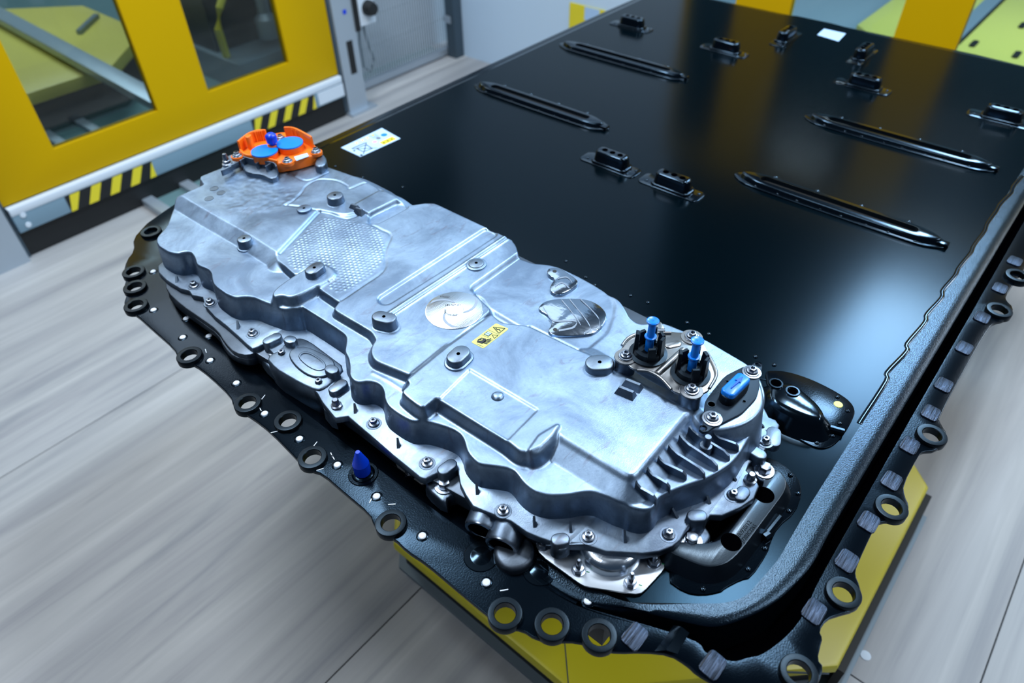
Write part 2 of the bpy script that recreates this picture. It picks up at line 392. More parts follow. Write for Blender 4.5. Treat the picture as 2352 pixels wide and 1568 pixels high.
put('rail_plate', prism([(1.925, -.700), (2.083, -.700), (2.083, -.638), (1.925, -.638)], .0445, .047, tf=lambda u, v, w: (u, 2.965-w, v)).mesh(), 'whitep', g1, label='white maker plate on the rail')
gate('safety_gate', 'yellow framed safety gate with windows beyond the far end of the battery', lambda u, v, w: (3.09-w, u, v), None,
     [(-.36, .05), (.065+.0, .487), (.708, 1.132), (1.372, 1.60)], -.60, 1.0, -.50, .9, False, (), -.6, 1.62, (3.09, .5, FLOOR))
box('gate_foot', 0, 0, 0, .1, .1, .1, 'rubber') if False else None
# gate posts
t = thing('gate_post', 'grey aluminium gate post right of the yellow gate, with a blue mark', 'post', (2.16, 2.96, FLOOR))
slab('profile', [(2.105, 2.93), (2.225, 2.93), (2.225, 3.03), (2.105, 3.03)], FLOOR+.012, 1.1, 'alu', t, bev=.004)
slab('foot_plate', [(2.095, 2.90), (2.265, 2.90), (2.265, 3.05), (2.095, 3.05)], FLOOR, FLOOR+.012, 'alu', t)
box('slot_cover', 2.155, 2.927, -.62, 2.19, 2.931, -.46, 'rubber', t, label='dark slotted cover')
box('mark', 2.165, 2.928, -.335, 2.185, 2.9305, -.315, 'blued', t, label='small blue mark')
box('side_seal', 2.088, 2.945, FLOOR+.02, 2.105, 2.99, 1.1, 'dkgrey', t)
lp = thing('gate_post', 'grey aluminium gate post at the left edge of the frame', 'post', (.42, 2.96, FLOOR))
slab('profile', [(.33, 2.91), (.475, 2.91), (.475, 3.03), (.33, 3.03)], FLOOR, 1.1, 'alu', lp, bev=.004)
box('side_seal', .475, 2.94, FLOOR, .49, 2.99, 1.1, 'dkgrey', lp)
# socket box on the post, with cable
t = thing('socket_box', 'white and black switch box with a round black knob on the grey gate post', 'switch box', (2.285, 2.95, -.33))
bx = MB(); boxmb(bx, 2.25, 2.915, -.41, 2.345, 2.985, -.245); put('housing', bx.mesh(), 'whitep', t)
box('back_plate', 2.226, 2.92, -.43, 2.25, 3.0, -.20, 'rubber', t, label='black back plate')
put('knob', lathe([(.036, 0), (.036, .02), (.028, .045), (0, .047)], 20).mesh(), 'rubber', t, (2.305, 2.915, -.335), label='round black knob').rotation_euler = (math.pi/2, 0, 0)
put('cable', tube([(2.29, 2.95, -.41), (2.30, 2.95, -.50), (2.33, 2.955, -.60), (2.30, 2.96, -.66), (2.26, 2.96, -.62), (2.25, 2.95, -.5), (2.262, 2.94, -.40)], .006, 8).mesh(), 'grey', t)
put('lever', tube([(2.24, 2.92, -.20), (2.27, 2.90, -.19), (2.30, 2.90, -.175)], .010, 8).mesh(), 'rubber', t)
# mesh fence
t = thing('mesh_fence', 'pale wire mesh fence panel between the gate post and the dark corner post', 'fence', (2.7, 3.12, FLOOR))
mb = MB()
for i in range(42): boxmb(mb, 2.31+i*.018, 3.117, FLOOR+.05, 2.3135+i*.018, 3.1205, 1.0)
o = put('vertical_wires', mb.mesh(0), 'whitep', t); o['kind'] = 'stuff'
for i in range(11): box('cross_wire', 2.30, 3.1205, FLOOR+.06+i*.15, 3.07, 3.124, FLOOR+.064+i*.15, 'grey', t)
box('bottom_rail', 2.23, 3.105, FLOOR+.01, 3.07, 3.135, FLOOR+.045, 'alu', t)
struct(box('trim_1', 2.235, 3.30, FLOOR, 3.2, 3.34, 1.6, 'dwall'), 'white panel behind the mesh')
t = thing('corner_post', 'dark grey steel corner post between mesh fence and white wall', 'post', (3.04, 3.08, FLOOR))
slab('profile', [(3.005, 3.03), (3.07, 3.03), (3.07, 3.098), (3.005, 3.098)], FLOOR, 1.1, 'dkgrey', t, bev=.004)
box('clamp', 2.992, 3.05, -.62, 3.0, 3.10, -.58, 'alu', t, label='small bright clamp')
t = thing('wall_sign', 'small yellow sign with a white corner on the white wall', 'sign', (3.07, 2.15, -.42))
box('panel', 3.069, 2.04, -.50, 3.074, 2.255, -.375, 'syel', t); box('print', 3.0675, 2.07, -.44, 3.0692, 2.16, -.376, 'white', t); box('print', 3.0674, 2.10, -.468, 3.0692, 2.13, -.452, 'pink', t)

# ---- things behind the gates
def cart(name, label, x0, y0, x1, y1, ztop, ch, m='yellowc', sk=.010, th=.06):
    c = thing(name, label, 'cart', ((x0+x1)/2, (y0+y1)/2, FLOOR))
    P = lambda d: [(x0+ch-d*.4, y0-d), (x1-ch+d*.4, y0-d), (x1+d, y0+ch-d*.4), (x1+d, y1-ch+d*.4), (x1-ch+d*.4, y1+d), (x0+ch-d*.4, y1+d), (x0-d, y1-ch+d*.4), (x0-d, y0+ch-d*.4)]
    slab('deck', P(0), ztop-th, ztop, m, c, bev=.010)
    slab('skirt', P(sk), FLOOR+.012, ztop-th, 'rubber', c, bev=.004, label='black bumper skirt')
    slab('base_plate', P(sk+.02), FLOOR+.001, FLOOR+.010, 'grey', c, label='grey base plate')
    return c
c2_ = cart('transport_cart', 'pale yellow transport cart parked behind the left gate', .15, 3.96, 1.80, 5.45, -.60, .38, 'pale')
for (x, y) in ((1.02, 4.25), (1.2, 5.0), (.6, 4.5)):
    put('lifting_point', prism(rrect(x-.03, y-.01, x+.03, y+.01, .008), -.60, -.592).mesh(), 'dkgrey', c2_)
put('handle', prism([(1.55, 4.55), (1.75, 4.75), (1.73, 4.77), (1.53, 4.57)], -.60, -.575).mesh(), 'grey', c2_)
t = thing('guide_beam', 'grey aluminium beam crossing above the pale yellow cart behind the left window', 'beam', (1.3, 4.2, FLOOR))
slab('profile', [(1.255, 3.12), (1.345, 3.12), (1.405, 5.7), (1.315, 5.7)], -.575, -.535, 'alu', t, bev=.004)
for x, y in ((1.30, 3.2), (1.36, 5.62)): box('support', x-.03, y-.03, FLOOR, x+.03, y+.03, -.575, 'grey', t)
c3_ = cart('transport_cart', 'pale yellow transport cart with black slots beyond the far gate', 4.27, .10, 5.9, 1.22, -.62, .12, 'pale')
for (x, y) in ((4.45, .63), (4.42, .42), (4.9, .5)):
    put('lifting_point', prism(rrect(x-.05, y-.015, x+.05, y+.015, .012), -.622, -.612).mesh(), 'rubber', c3_)
put('seam_strip', prism([(4.4, .70), (5.8, .70), (5.8, .78), (4.4, .78)], -.622, -.612).mesh(), 'alu', c3_, label='grey strip'); put('seam_line', prism([(4.4, .685), (5.8, .685), (5.8, .70), (4.4, .70)], -.622, -.611).mesh(), 'rubber', c3_)
struct(box('trim_2', 3.25, -4, FLOOR, 7.5, 3.0, FLOOR+.004, 'dwall'), 'pale grey floor sheet beyond the far gate')
# floor track from the left gate to the cart
t = thing('floor_track', 'teal floor track with grey rails running from the left gate to the cart', 'track', (1.2, 3.0, FLOOR))
box('track_plate', 1.00, 1.9, FLOOR+.001, 1.62, 6.6, FLOOR+.006, 'teal', t, label='teal plate')
for x in (.965, 1.14, 1.50):
    box('rail', x, 1.9, FLOOR, x+.05, 6.6, FLOOR+.03, 'alu', t, bev=.006)
box('floor_plate', .3, 3.05, FLOOR+.001, 1.0, 6.6, FLOOR+.004, 'teal', t, label='teal plate')
box('floor_plate', 1.62, 3.2, FLOOR+.001, 3.05, 6.6, FLOOR+.004, 'teal', t, label='teal plate')
t = thing('machine_base', 'dark machine with hoses behind the second window of the left gate', 'machine', (1.95, 3.75, FLOOR))
box('plinth', 1.92, 3.6, FLOOR, 2.9, 4.3, FLOOR+.16, 'grey', t, bev=.01)
box('cabinet', 1.95, 3.85, FLOOR+.16, 2.8, 4.25, .6, 'machine', t, bev=.01)
put('hose', tube([(1.95, 3.75, FLOOR+.16), (1.93, 3.72, -.5), (1.96, 3.70, -.40), (2.02, 3.72, -.34), (2.08, 3.80, -.3)], .02, 10).mesh(), 'syel', t, label='yellow hose')
put('hose', tube([(1.97, 3.78, -.25), (2.0, 3.70, -.30), (2.08, 3.70, -.28), (2.12, 3.84, -.2)], .03, 10).mesh(), 'blued', t, label='blue hose')
put('spindle', lathe([(.06, 0), (.06, .10), (.035, .13), (.035, .4), (.09, .42), (.09, .6)], 18).mesh(), 'alu', t, (2.22, 3.72, FLOOR+.2), label='bright spindle')

# ================================================================== TRANSPORT CART UNDER THE BATTERY
CT = -.70
cart0 = cart('transport_cart', 'yellow octagonal transport cart with black skirt under the battery', .497, -.090, 1.86, 1.22, CT, .392, 'yellowc', -.02, .028)
box('side_bumper', .90, -.106, FLOOR+.002, 1.47, -.090, CT-.030, 'rubber', cart0, label='black side bumper')
box('side_step', .90, -.122, FLOOR+.001, 1.47, -.106, FLOOR+.014, 'grey', cart0)
for y in (.35, 1.05):
    for x in (.75, 1.6):
        box('lift_post', x-.05, y-.05, CT, x+.05, y+.05, -.13, 'yellowc', cart0, bev=.004)
for y in (.35, 1.05): box('support_beam', .6, y-.03, -.13, 1.85, y+.03, -.09, 'dkgrey', cart0, bev=.003)
for (a, b) in (((.490, .30), (.60, .40)), ((.862, -.08), (.80, .0))):
    d = (Vector(b)-Vector(a)).normalized(); n = Vector((-d.y, d.x))*.0012
    slab('deck_seam', [(a[0]+n.x, a[1]+n.y), (b[0]+n.x, b[1]+n.y), (b[0]-n.x, b[1]-n.y), (a[0]-n.x, a[1]-n.y)], CT-.004, CT+.0006, 'dkgrey', cart0)

exec_parts = True
pack = thing('battery_pack', 'long black painted battery pack with a flat glossy cover and eyelet flange', 'battery pack', (1.3, .7, -.09))
FZ = -.008
I0 = [(2.40, .0622), (1.5, .0622), (1.05, .0615), (.88, .0615), (.76, .0615)] + [(0.6511,0.0612),(0.5821,0.0596),(0.5470,0.0587),(0.5031,0.0634),(0.4776,0.0676),(0.4553,0.0815),(0.4346,0.1047),(0.3860,0.1644)] + [(.372, .225), (.362, .32)]
O0 = [(2.40, .0265), (1.5, .0265), (1.05, .0262), (.88, .0262), (.76, .0262)] + [(0.6309,0.0258),(0.5714,0.0244),(0.5335,0.0288),(0.4967,0.0369),(0.4600,0.0523),(0.4248,0.0759),(0.4056,0.1080),(0.3806,0.1597)] + [(.352, .22), (.345, .32)]
T0 = [(2.40, .0110), (1.5, .0110), (1.05, .0110), (.88, .0110), (.76, .0108)] + [(0.5649,0.0097),(0.5131,0.0061),(0.4746,0.0090),(0.4354,0.0204),(0.4185,0.0320),(0.4034,0.0443),(0.3940,0.0698),(0.3946,0.0955)] + [(.346, .215), (.340, .32)]
n0 = len(I0); dz = [-.040]*12+[-.016]+[-.011]*2
lines = []
mix = lambda A, B, t: [(a[0]*(1-t)+b[0]*t, a[1]*(1-t)+b[1]*t) for a, b in zip(A, B)]
for P, Z in ((I0, [0]*13+[-.004, -.008]), (mix(I0, O0, .5), [0]*13+[-.005, -.008]), (mix(I0, O0, .88), [-.0003]*13+[-.007, -.009]), (O0, [-.0030]*13+[-.009, -.010]), (mix(O0, T0, .18), [d*.6 for d in dz]), (mix(O0, T0, .3), dz), (mix(O0, T0, .90), dz), (mix(O0, T0, .975), [d*.6 for d in dz]), (T0, [FZ]*n0)):
    lines.append(catmull([(p[0], p[1], z) for p, z in zip(P, Z)], 10, False))
nn = len(lines[0]); v = [q for l in lines for q in l]
def strip(ks):
    f = [(k*nn+i, k*nn+i+1, (k+1)*nn+i+1, (k+1)*nn+i) for k in ks for i in range(nn-1)]
    return mk(v, f, 60, False)
put('edge_band', strip(range(0, 3)), 'band', pack, label='textured black edge band')
put('edge_groove', strip([3, 4, 6, 7]), 'rail', pack, label='glossy black groove')
put('groove_floor', strip([5]), 'hole', pack)
cov = catmull(I0[:13], 10, False)
far = [(2.40, .0622), (2.385, .09), (2.385, .62), (2.405, .74), (2.405, .86), (2.385, .90), (2.385, 1.30), (2.36, 1.346)]
slab('top_cover', [tuple(p) for p in cov][::-1]+far[:1]*0+far+[(.88, 1.346), (.80, 1.335), (.43, 1.30), (.43, .34), (.40, .26)], -.012, 0, 'cover', pack, label='flat glossy black cover')
put('cover_edge', loft([[(x, y, z) for x, y in ((.80, 1.335+d), (.88, 1.346+d), (2.36+d*.6, 1.346+d), (2.385+d, 1.30), (2.385+d, .062))] for d, z in ((0, 0), (.010, -.002), (.022, -.010), (.024, -.035))], 60), 'rail', pack)
# flange with its holes
EYE = [(0.3413,1.2384),(0.3194,1.1923),(0.2938,1.1409),(0.2846,0.9500),(0.2844,0.7860),(0.3019,0.7089),(0.2824,0.6262),(0.2807,0.4617),(0.2832,0.2695),(0.3078,0.2199),(0.3321,0.1713),(0.4369,-0.0171),(0.5576,-0.0186),(0.7124,-0.0205),(0.8708,-0.0222),(1.2270,-0.0230),(1.3509,-0.0229),(0.4317,1.3394)]
OUTF = [(0.4342,1.3758),(0.3977,1.3512),(0.3788,1.3103),(0.3523,1.2904),(0.3298,1.2588),(0.3234,1.2348),(0.3072,1.2134),(0.3011,1.1905),(0.2816,1.1656),(0.2786,1.1426),(0.2826,1.1228),(0.2808,1.0704),(0.2791,0.9898),(0.2705,0.9643),(0.2727,0.9455),(0.2796,0.9308),(0.2810,0.8886),(0.2773,0.8220),(0.2680,0.8020),(0.2693,0.7810),(0.2727,0.7634),(0.2742,0.7164),(0.2682,0.6460),(0.2656,0.6277),(0.2687,0.6122),(0.2751,0.5963),(0.2738,0.5482),(0.2736,0.4950),(0.2656,0.4790),(0.2643,0.4633),(0.2695,0.4443),(0.2673,0.4180),(0.2707,0.3904),(0.2703,0.3414),(0.2701,0.2988),(0.2704,0.2820),(0.2674,0.2726),(0.2716,0.2596),(0.2832,0.2434),(0.2845,0.2253),(0.2948,0.2083),(0.3137,0.1858),(0.3156,0.1721),(0.3229,0.1595),(0.3318,0.1451),(0.3513,0.1234),(0.3674,0.0997),(0.3693,0.0789),(0.3671,0.0669),(0.3703,0.0424),(0.3795,0.0142),(0.4008,-0.0126),(0.4181,-0.0290),(0.4407,-0.0385),(0.4628,-0.0356),(0.4656,-0.0271),(0.4839,-0.0234),(0.4928,-0.0217),(0.4980,-0.0155),(0.5176,-0.0166),(0.5322,-0.0259),(0.5481,-0.0375),(0.5690,-0.0367),(0.5817,-0.0305),(0.5920,-0.0208),(0.6044,-0.0177),(0.6756,-0.0146),(0.6870,-0.0183),(0.7000,-0.0329),(0.7184,-0.0398),(0.7344,-0.0373),(0.7447,-0.0284),(0.7631,-0.0201),(0.8277,-0.0198),(0.8374,-0.0220),(0.8505,-0.0354),(0.8732,-0.0408),(0.8921,-0.0388),(0.9050,-0.0262),(0.9165,-0.0192),(1.1006,-0.0200),(1.1745,-0.0219),(1.1945,-0.0255),(1.2084,-0.0355),(1.2309,-0.0435),(1.2573,-0.0394),(1.2690,-0.0258),(1.2810,-0.0216),(1.3306,-0.0239)]
OUTF = OUTF + [(1.42, -.030), (1.46, -.018), (1.75, -.018), (1.79, -.035), (1.83, -.035), (1.87, -.018), (2.3, -.018), (2.43, -.018), (2.42, 1.36), (2.39, 1.388), (1.2, 1.388), (.84, 1.388), (.72, 1.415), (.60, 1.43), (.45, 1.385)]
HOLE = [tuple(p) for p in catmull(T0[:14], 6, False)][::-1]
HOLE = HOLE[::-1] + [(.336, .30), (.330, .55), (.330, 1.05), (.345, 1.12), (.40, 1.24), (.48, 1.33), (.62, 1.362), (.86, 1.364), (2.38, 1.364)]
ov = []
slab('tray_flange', chaikin(OUTF, 1), FZ-.006, FZ, 'black', pack, bev=.0015, holes=[HOLE]+[circ(x, y, .0128, 20) for x, y in EYE[:16]], label='black flange with scalloped edge')
tl = []
for d, z in ((0, FZ), (.010, FZ-.002), (.020, -.016), (.034, -.040), (.05, -.046), (.10, -.046)):
    tl.append([(x+d, y, z) for x, y in [(.346, .215), (.336, .30), (.330, .55), (.330, 1.05), (.345, 1.12)]] + [(.40+d*.8, 1.24-d*.6, z), (.48+d*.4, 1.33-d, z), (.72, 1.366-d, z)])
put('tray_slope', loft(tl, 90), 'black', pack)
box('tray_body', .44, .10, -.09, 2.34, 1.33, -.0125, 'rubber', pack, bev=.01)
box('tray_front', .36, .18, -.09, .5, 1.3, -.050, 'rubber', pack, bev=.004)
ring = lathe([(.0126, -.006), (.0205, -.006), (.0205, .0040), (.0197, .0052), (.0185, .0054), (.0134, .0054), (.0126, .0046), (.0126, -.006)], 32).mesh(40)
ring.materials.append(M['eye'])
for x, y in EYE: put('eyelet', ring, None, pack, (x, y, FZ+.0005))
rv = lathe([(.0052, 0), (.0050, .0008), (.004, .0016), (0, .0018)], 16).mesh(); rv.materials.append(M['rivet'])
dm = lathe([(.0, -.0002), (.0085, -.0002), (.0070, .0006), (.0054, .0008), (0, .0008)], 18).mesh(); dm.materials.append(M['black'])
for x, y in [(0.3667,1.2156),(0.3088,1.1094),(0.3329,1.0428),(0.3028,1.0032),(0.3328,0.9717),(0.3012,0.9172),(0.2990,0.8396),(0.2895,0.7511),(0.2929,0.6707),(0.2978,0.5913),(0.2978,0.5095),(0.2948,0.4189),(0.2994,0.3135),(0.3588,0.2063)]:
    put('rivet', rv, None, pack, (x, y, FZ+.0006), label='white rivet head'); put('rivet_seat', dm, None, pack, (x, y, FZ))
# short bright scratch marks and punched marks on the flange
for (x, y), a in zip([(0.3093,0.9431),(0.3084,0.7814),(0.2910,0.7644),(0.2773,0.7100),(0.3013,0.6453),(0.3040,0.6113),(0.2774,0.6040),(0.3027,0.6068),(0.3025,0.4845),(0.2893,0.5111),(0.3060,0.2908)], (1.2, .4, 1.3, -.6, .3, 1.2, -.5, 1.3, -.8, .4, -.7)):
    put('punch_mark', prism(stadium(x, y, .0045, .0006, a, 3), FZ, FZ+.0005).mesh(), 'rivet', pack)
# weld patches on the right flange and at the front
tabs = [(0.5158,-0.0013),(0.6032,-0.0053),(0.6753,-0.0053),(0.7584,-0.0056),(0.8357,-0.0042),(0.9175,-0.0073),(0.9887,-0.0045),(1.0956,-0.0043),(1.1939,-0.0055),(1.2980,-0.0077),(1.4016,-0.0075),(0.3585,0.1410),(0.3861,0.0582)]
for i, (x, y) in enumerate(tabs):
    o = put('weld_patch', prism(chaikin([(x-.016, y-.012), (x+.014, y-.012), (x+.016, y+.010), (x-.014, y+.012)], 2, .14), FZ, FZ+.0022, .001).mesh(), 'scratch', pack, (0, 0, 0), label='brushed grey weld patch')
    put('weld_edge', prism([(x-.012, y+.0092), (x+.012, y+.0082), (x+.012, y+.0088), (x-.012, y+.0098)], FZ+.0020, FZ+.0028).mesh(0), 'rubber', o)
# sealant bead between cover and band
bead = catmull([(x, y, .0) for x, y in [(1.7341,0.0564),(1.6730,0.0604),(1.6436,0.0574),(1.5804,0.0635),(1.5490,0.0626),(1.4873,0.0641),(1.4585,0.0609),(1.3933,0.0633),(1.3663,0.0608),(1.3047,0.0644),(1.2741,0.0626),(1.2184,0.0665),(1.1944,0.0616),(1.1338,0.0671),(1.1097,0.0628),(1.0380,0.0680),(1.0203,0.0624),(0.9524,0.0697),(0.9329,0.0642),(0.8370,0.0644),(0.8231,0.0642)]], 4, False)
tb = tube(bead, .0045, 8); tb.v = [(x, y, -.0008+(z)*.4) for x, y, z in tb.v]
put('sealant_bead', tb.mesh(60), 'rail', pack, label='wavy black sealant bead')
ja, jb, jc = ([(0.3587,0.1146),(0.3983,0.1139)], [(0.3649,0.1045),(0.3993,0.1049)], [(0.3723,0.0939),(0.4017,0.0956)])
put('flange_rib', loft([[(x, y, z) for x, y in l] for l, z in ((ja, FZ), (jb, -.002), (jc, FZ))], 12), 'rail', pack)
# ---- long raised beads on the cover
def boat(x, y0, y1, w, tip, n=6):
    p = [(x-w, y0+tip), (x-w*.75, y0+tip*.45), (x-w*.2, y0), (x+w*.25, y0+.002), (x+w*.8, y0+tip*.5), (x+w, y0+tip*1.1), (x+w, y1-tip*1.1), (x+w*.8, y1-tip*.5), (x+w*.25, y1-.002), (x-w*.2, y1), (x-w*.75, y1-tip*.45), (x-w, y1-tip)]
    return chaikin(p, 2)
dome = lathe([(.0068, 0), (.0066, .004), (.0054, .0078), (.0024, .0096), (0, .0098)], 14).mesh(60); dome.materials.append(M['rail'])
ddot = lathe([(.0036, 0), (.0034, .0012), (.002, .0022), (0, .0024)], 12).mesh(60); ddot.materials.append(M['rail'])
hole = lathe([(.0, 0), (.0065, 0), (.0065, .0006), (0, .0006)], 16).mesh(); hole.materials.append(M['hole'])
for x, y0, y1 in ((1.363, .872, 1.309), (1.742, .872, 1.312), (1.722, .1, .538), (1.358, .097, .537)):
    o = put('long_bead', prism(boat(x, y0, y1, .030, .05), 0, .0035, .0015).mesh(50), 'rail', pack, (0, 0, 0), label='long raised bead with a slot')
    rim = prism(boat(x, y0+.016, y1-.016, .0225, .055), .0035, .0135, .004, holes=[stadium(x, (y0+y1)/2, (y1-y0)/2-.070, .0105, math.pi/2)], taper=.003)
    put('rim', rim.mesh(50), 'rail', o)
    put('slot_floor', prism(stadium(x, (y0+y1)/2, (y1-y0)/2-.068, .0115, math.pi/2), .003, .0042).mesh(), 'rubber', o)
    for k in range(4):
        yy = y0+.085+k*(y1-y0-.165)/3
        put('rivet', dome, None, o, (x+.030, yy, .001)); put('rivet', ddot, None, o, (x+.029, yy-.016, .001))
        put('rivet', ddot, None, o, (x-.0235, yy+.02, .003)); put('rivet', ddot, None, o, (x-.0225, yy-.03, .003))
    for yy in (y0+.055, y1-.055): put('pin_hole', hole, None, o, (x+.0215, yy, .0035))
    put('end_clip', prism([(x-.010, y0+.002), (x+.006, y0+.002), (x+.006, y0+.022), (x-.010, y0+.022)], .003, .0095, .002).mesh(), 'rail', o)
# ---- short mounting blocks
def block(x, y, ang):
    c, s = math.cos(ang), math.sin(ang)
    R = lambda P: [(x+a*c-b*s, y+a*s+b*c) for a, b in P]
    o = put('mounting_block', prism(R(rrect(-.075, -.024, .070, .022, .012)), 0, .0022, .001).mesh(50), 'rail', pack, label='short raised mounting block')
    put('foot_rim', prism(R(rrect(-.046, -.021, .046, .021, .012)), .002, .0075, .002).mesh(50), 'rail', o)
    put('block', prism(R(rrect(-.039, -.0155, .039, .0155, .012)), .007, .031, .005, taper=.003).mesh(50), 'rail', o)
    for k in (-1, 0, 1):
        p = R([(k*.020, 0)])[0]; put('bolt_hole', hole, None, o, (p[0], p[1], .031))
    for k in (-1, 1):
        p = R([(k*.058, .010*k)])[0]; put('rivet', ddot, None, o, (p[0], p[1], .002))
for x, y in [(1.2249,0.7687),(1.2239,0.6124),(1.9975,1.2218),(1.9925,0.8950),(1.9845,0.4898),(1.9951,0.1619)]: block(x, y, -math.pi/2)
for x, y in [(2.1879,0.7983),(2.1891,0.5693)]: block(x, y, math.pi)
# ---- right-hand mount pad with a domed hump
mp = put('mount_pad', prism(chaikin([(0.8304,0.2170),(0.8448,0.2052),(0.8567,0.1862),(0.8635,0.1518),(0.8621,0.1151),(0.8563,0.0902),(0.8421,0.0769),(0.8237,0.0740),(0.7899,0.0726),(0.7590,0.0759),(0.7439,0.0851),(0.7386,0.0974),(0.7395,0.1169),(0.7418,0.1410)], 2), 0, .0022, .001).mesh(50), 'black', pack, label='black mount pad with a hump')
hump = chaikin([(0.7808,0.1923),(0.7961,0.1897),(0.8060,0.1761),(0.8113,0.1605),(0.8034,0.1395),(0.7952,0.1188),(0.7806,0.1019),(0.7635,0.0985),(0.7548,0.1138),(0.7504,0.1433),(0.7519,0.1764)], 2)
put('hump', prism(hump, 0, .030, .010, taper=.016).mesh(60), 'rail', mp)
put('end_rib', tube([(x, y, .004) for x, y in [(0.7831,0.0924),(0.7886,0.0745)]], .006, 10).mesh(), 'rail', mp)
for x, y in [(0.7902,0.1830),(0.7906,0.1577)]:
    put('hole_rim', lathe([(.0105, 0), (.0100, .0022), (.0078, .0022), (.0072, .0)], 20).mesh(), 'rail', mp, (x, y, .0298)); put('pin_hole', hole, None, mp, (x, y, .0300))
for x, y in [(0.8517,0.1079),(0.8342,0.0855),(0.7456,0.1225),(0.7484,0.0959),(0.8035,0.0853),(0.7747,0.0839)]: put('rivet', ddot, None, mp, (x, y, .002))
xy = [(0.8381,0.1011)][0]
put('paint_dot', lathe([(.0066, 0), (.006, .0006), (0, .0007)], 16).mesh(), 'lyel', mp, (xy[0], xy[1], .0022), label='pale yellow paint dot')
# ---- L-shaped raised bracket at the near right corner
br = put('corner_bracket', prism(chaikin([(0.4357,0.1491),(0.4354,0.1230),(0.4452,0.1055),(0.4636,0.0906),(0.4700,0.0898),(0.4928,0.0800),(0.5027,0.0722),(0.5463,0.0718),(0.5611,0.0756),(0.5882,0.0783),(0.6220,0.0703),(0.6569,0.0765),(0.6762,0.0910),(0.6857,0.1189),(0.6790,0.1449),(0.6363,0.1434),(0.5517,0.1471),(0.4787,0.1529)], 1), 0, .0024, .001).mesh(50), 'black', pack, label='L shaped raised black bracket')
def rcorner(P, d):
    out = []; n = len(P)
    for i in range(n):
        a, b, c = np.array(P[i-1]), np.array(P[i]), np.array(P[(i+1) % n]); u = a-b; w = c-b; lu = np.hypot(*u)+1e-9; lw = np.hypot(*w)+1e-9
        s = b+u/lu*min(d, .45*lu); e = b+w/lw*min(d, .45*lw)
        for t in (0, .33, .67, 1): out.append(tuple(s*(1-t)**2+2*b*t*(1-t)+e*t*t))
    return out
top = [(0.4551,0.1664),(0.4609,0.1361),(0.4669,0.1149),(0.4849,0.1003),(0.5098,0.0953),(0.6279,0.0914),(0.6466,0.0987),(0.6555,0.1166),(0.6292,0.1284),(0.6251,0.1204),(0.6039,0.1161),(0.5513,0.1188),(0.5206,0.1192),(0.5026,0.1258),(0.4882,0.1413),(0.4780,0.1591)]
put('raised_frame', prism(rcorner(top, .016), .002, .024, .0028, taper=.010).mesh(40), 'satin', br)
for x, y in [(0.6039,0.1098),(0.5157,0.1099)]: put('round_hole', lathe([(0, 0), (.0125, 0), (.0125, .0005), (0, .0005)], 24).mesh(), 'hole', br, (x, y, .0238))
for x, y in [(0.6729,0.1003),(0.6512,0.0802),(0.6182,0.0778),(0.5483,0.0774),(0.5095,0.0801),(0.4522,0.1085)]: put('rivet', ddot, None, br, (x, y, .0024))
put('clip', tube([(x, y, .006) for x, y in [(0.5623,0.0848),(0.5990,0.0822)]], .005, 10).mesh(), 'rail', br)
put('clip_head', tube([(x, y, .006) for x, y in [(0.5578,0.0848),(0.5661,0.0822)]], .007, 10).mesh(), 'rail', br)
put('cavity_floor', prism([(0.5099,0.1361),(0.4800,0.1538),(0.4835,0.1677),(0.5572,0.1551),(0.6333,0.1373),(0.6119,0.1215),(0.5381,0.1169)], .0024, .0030).mesh(0), 'hole', br)
# small rivet bumps on the cover beside the housing
for x, y in [(0.8617,0.4790),(0.8645,0.4452),(0.8609,0.3662),(0.8334,0.3806),(0.8585,0.3243),(0.8571,0.2412),(0.8583,0.2103),(0.8549,0.5708),(0.8466,0.5447),(0.8327,1.2520),(0.8381,1.1641),(0.9037,1.2449),(0.8654,1.0644),(0.8532,0.9401),(0.8719,0.6281),(0.7658,0.2244),(0.7025,0.1750)]: put('cover_bump', ddot, None, pack, (x, y, 0))
put('cover_hole', lathe([(.012, 0), (.0116, .0016), (.0088, .0016), (.0082, 0)], 20).mesh(), 'rail', pack, ([(0.8243,0.4179)][0][0], [(0.8243,0.4179)][0][1], 0))
# weld-line crease behind the housing
for ln in ([(0.8264,0.7171),(0.8193,0.5882),(0.8132,0.4988),(0.8308,0.4135)], [(0.8205,0.3573),(0.8058,0.2560),(0.8262,0.1867),(0.8296,0.1470)]):
    put('cover_crease', tube([(x, y, -.001) for x, y in catmull(ln, 6, False)], .0022, 6).mesh(60), 'rail', pack)
# ---- stickers on the cover
def quad(c, u, v):
    a, b, d, e = [Vector(p) for p in c]; p = (a*(1-u)+b*u)*(1-v)+(e*(1-u)+d*u)*v; return (p.x, p.y)
def patch(name, c, uv, z, m, parent, th=.0003): return put(name, prism([quad(c, u, v) for u, v in uv], z, z+th).mesh(0), m, parent)
def bar(name, c, p, q, w, z, m, parent):
    a = Vector(quad(c, *p)); b = Vector(quad(c, *q)); d = (b-a).normalized(); n = Vector((-d.y, d.x))*w/2
    return put(name, prism([tuple(a+n), tuple(b+n), tuple(b-n), tuple(a-n)], z, z+.0003).mesh(0), m, parent)
R4 = lambda u0, v0, u1, v1: [(u0, v0), (u1, v0), (u1, v1), (u0, v1)]
c = [(0.8984,1.3119),(1.0276,1.3128),(1.0182,1.2355),(0.8979,1.2410)]
st = put('warning_sticker', prism(c, 0, .0006).mesh(0), 'white', pack, label='white sticker with recycling and warning prints')
z = .0006
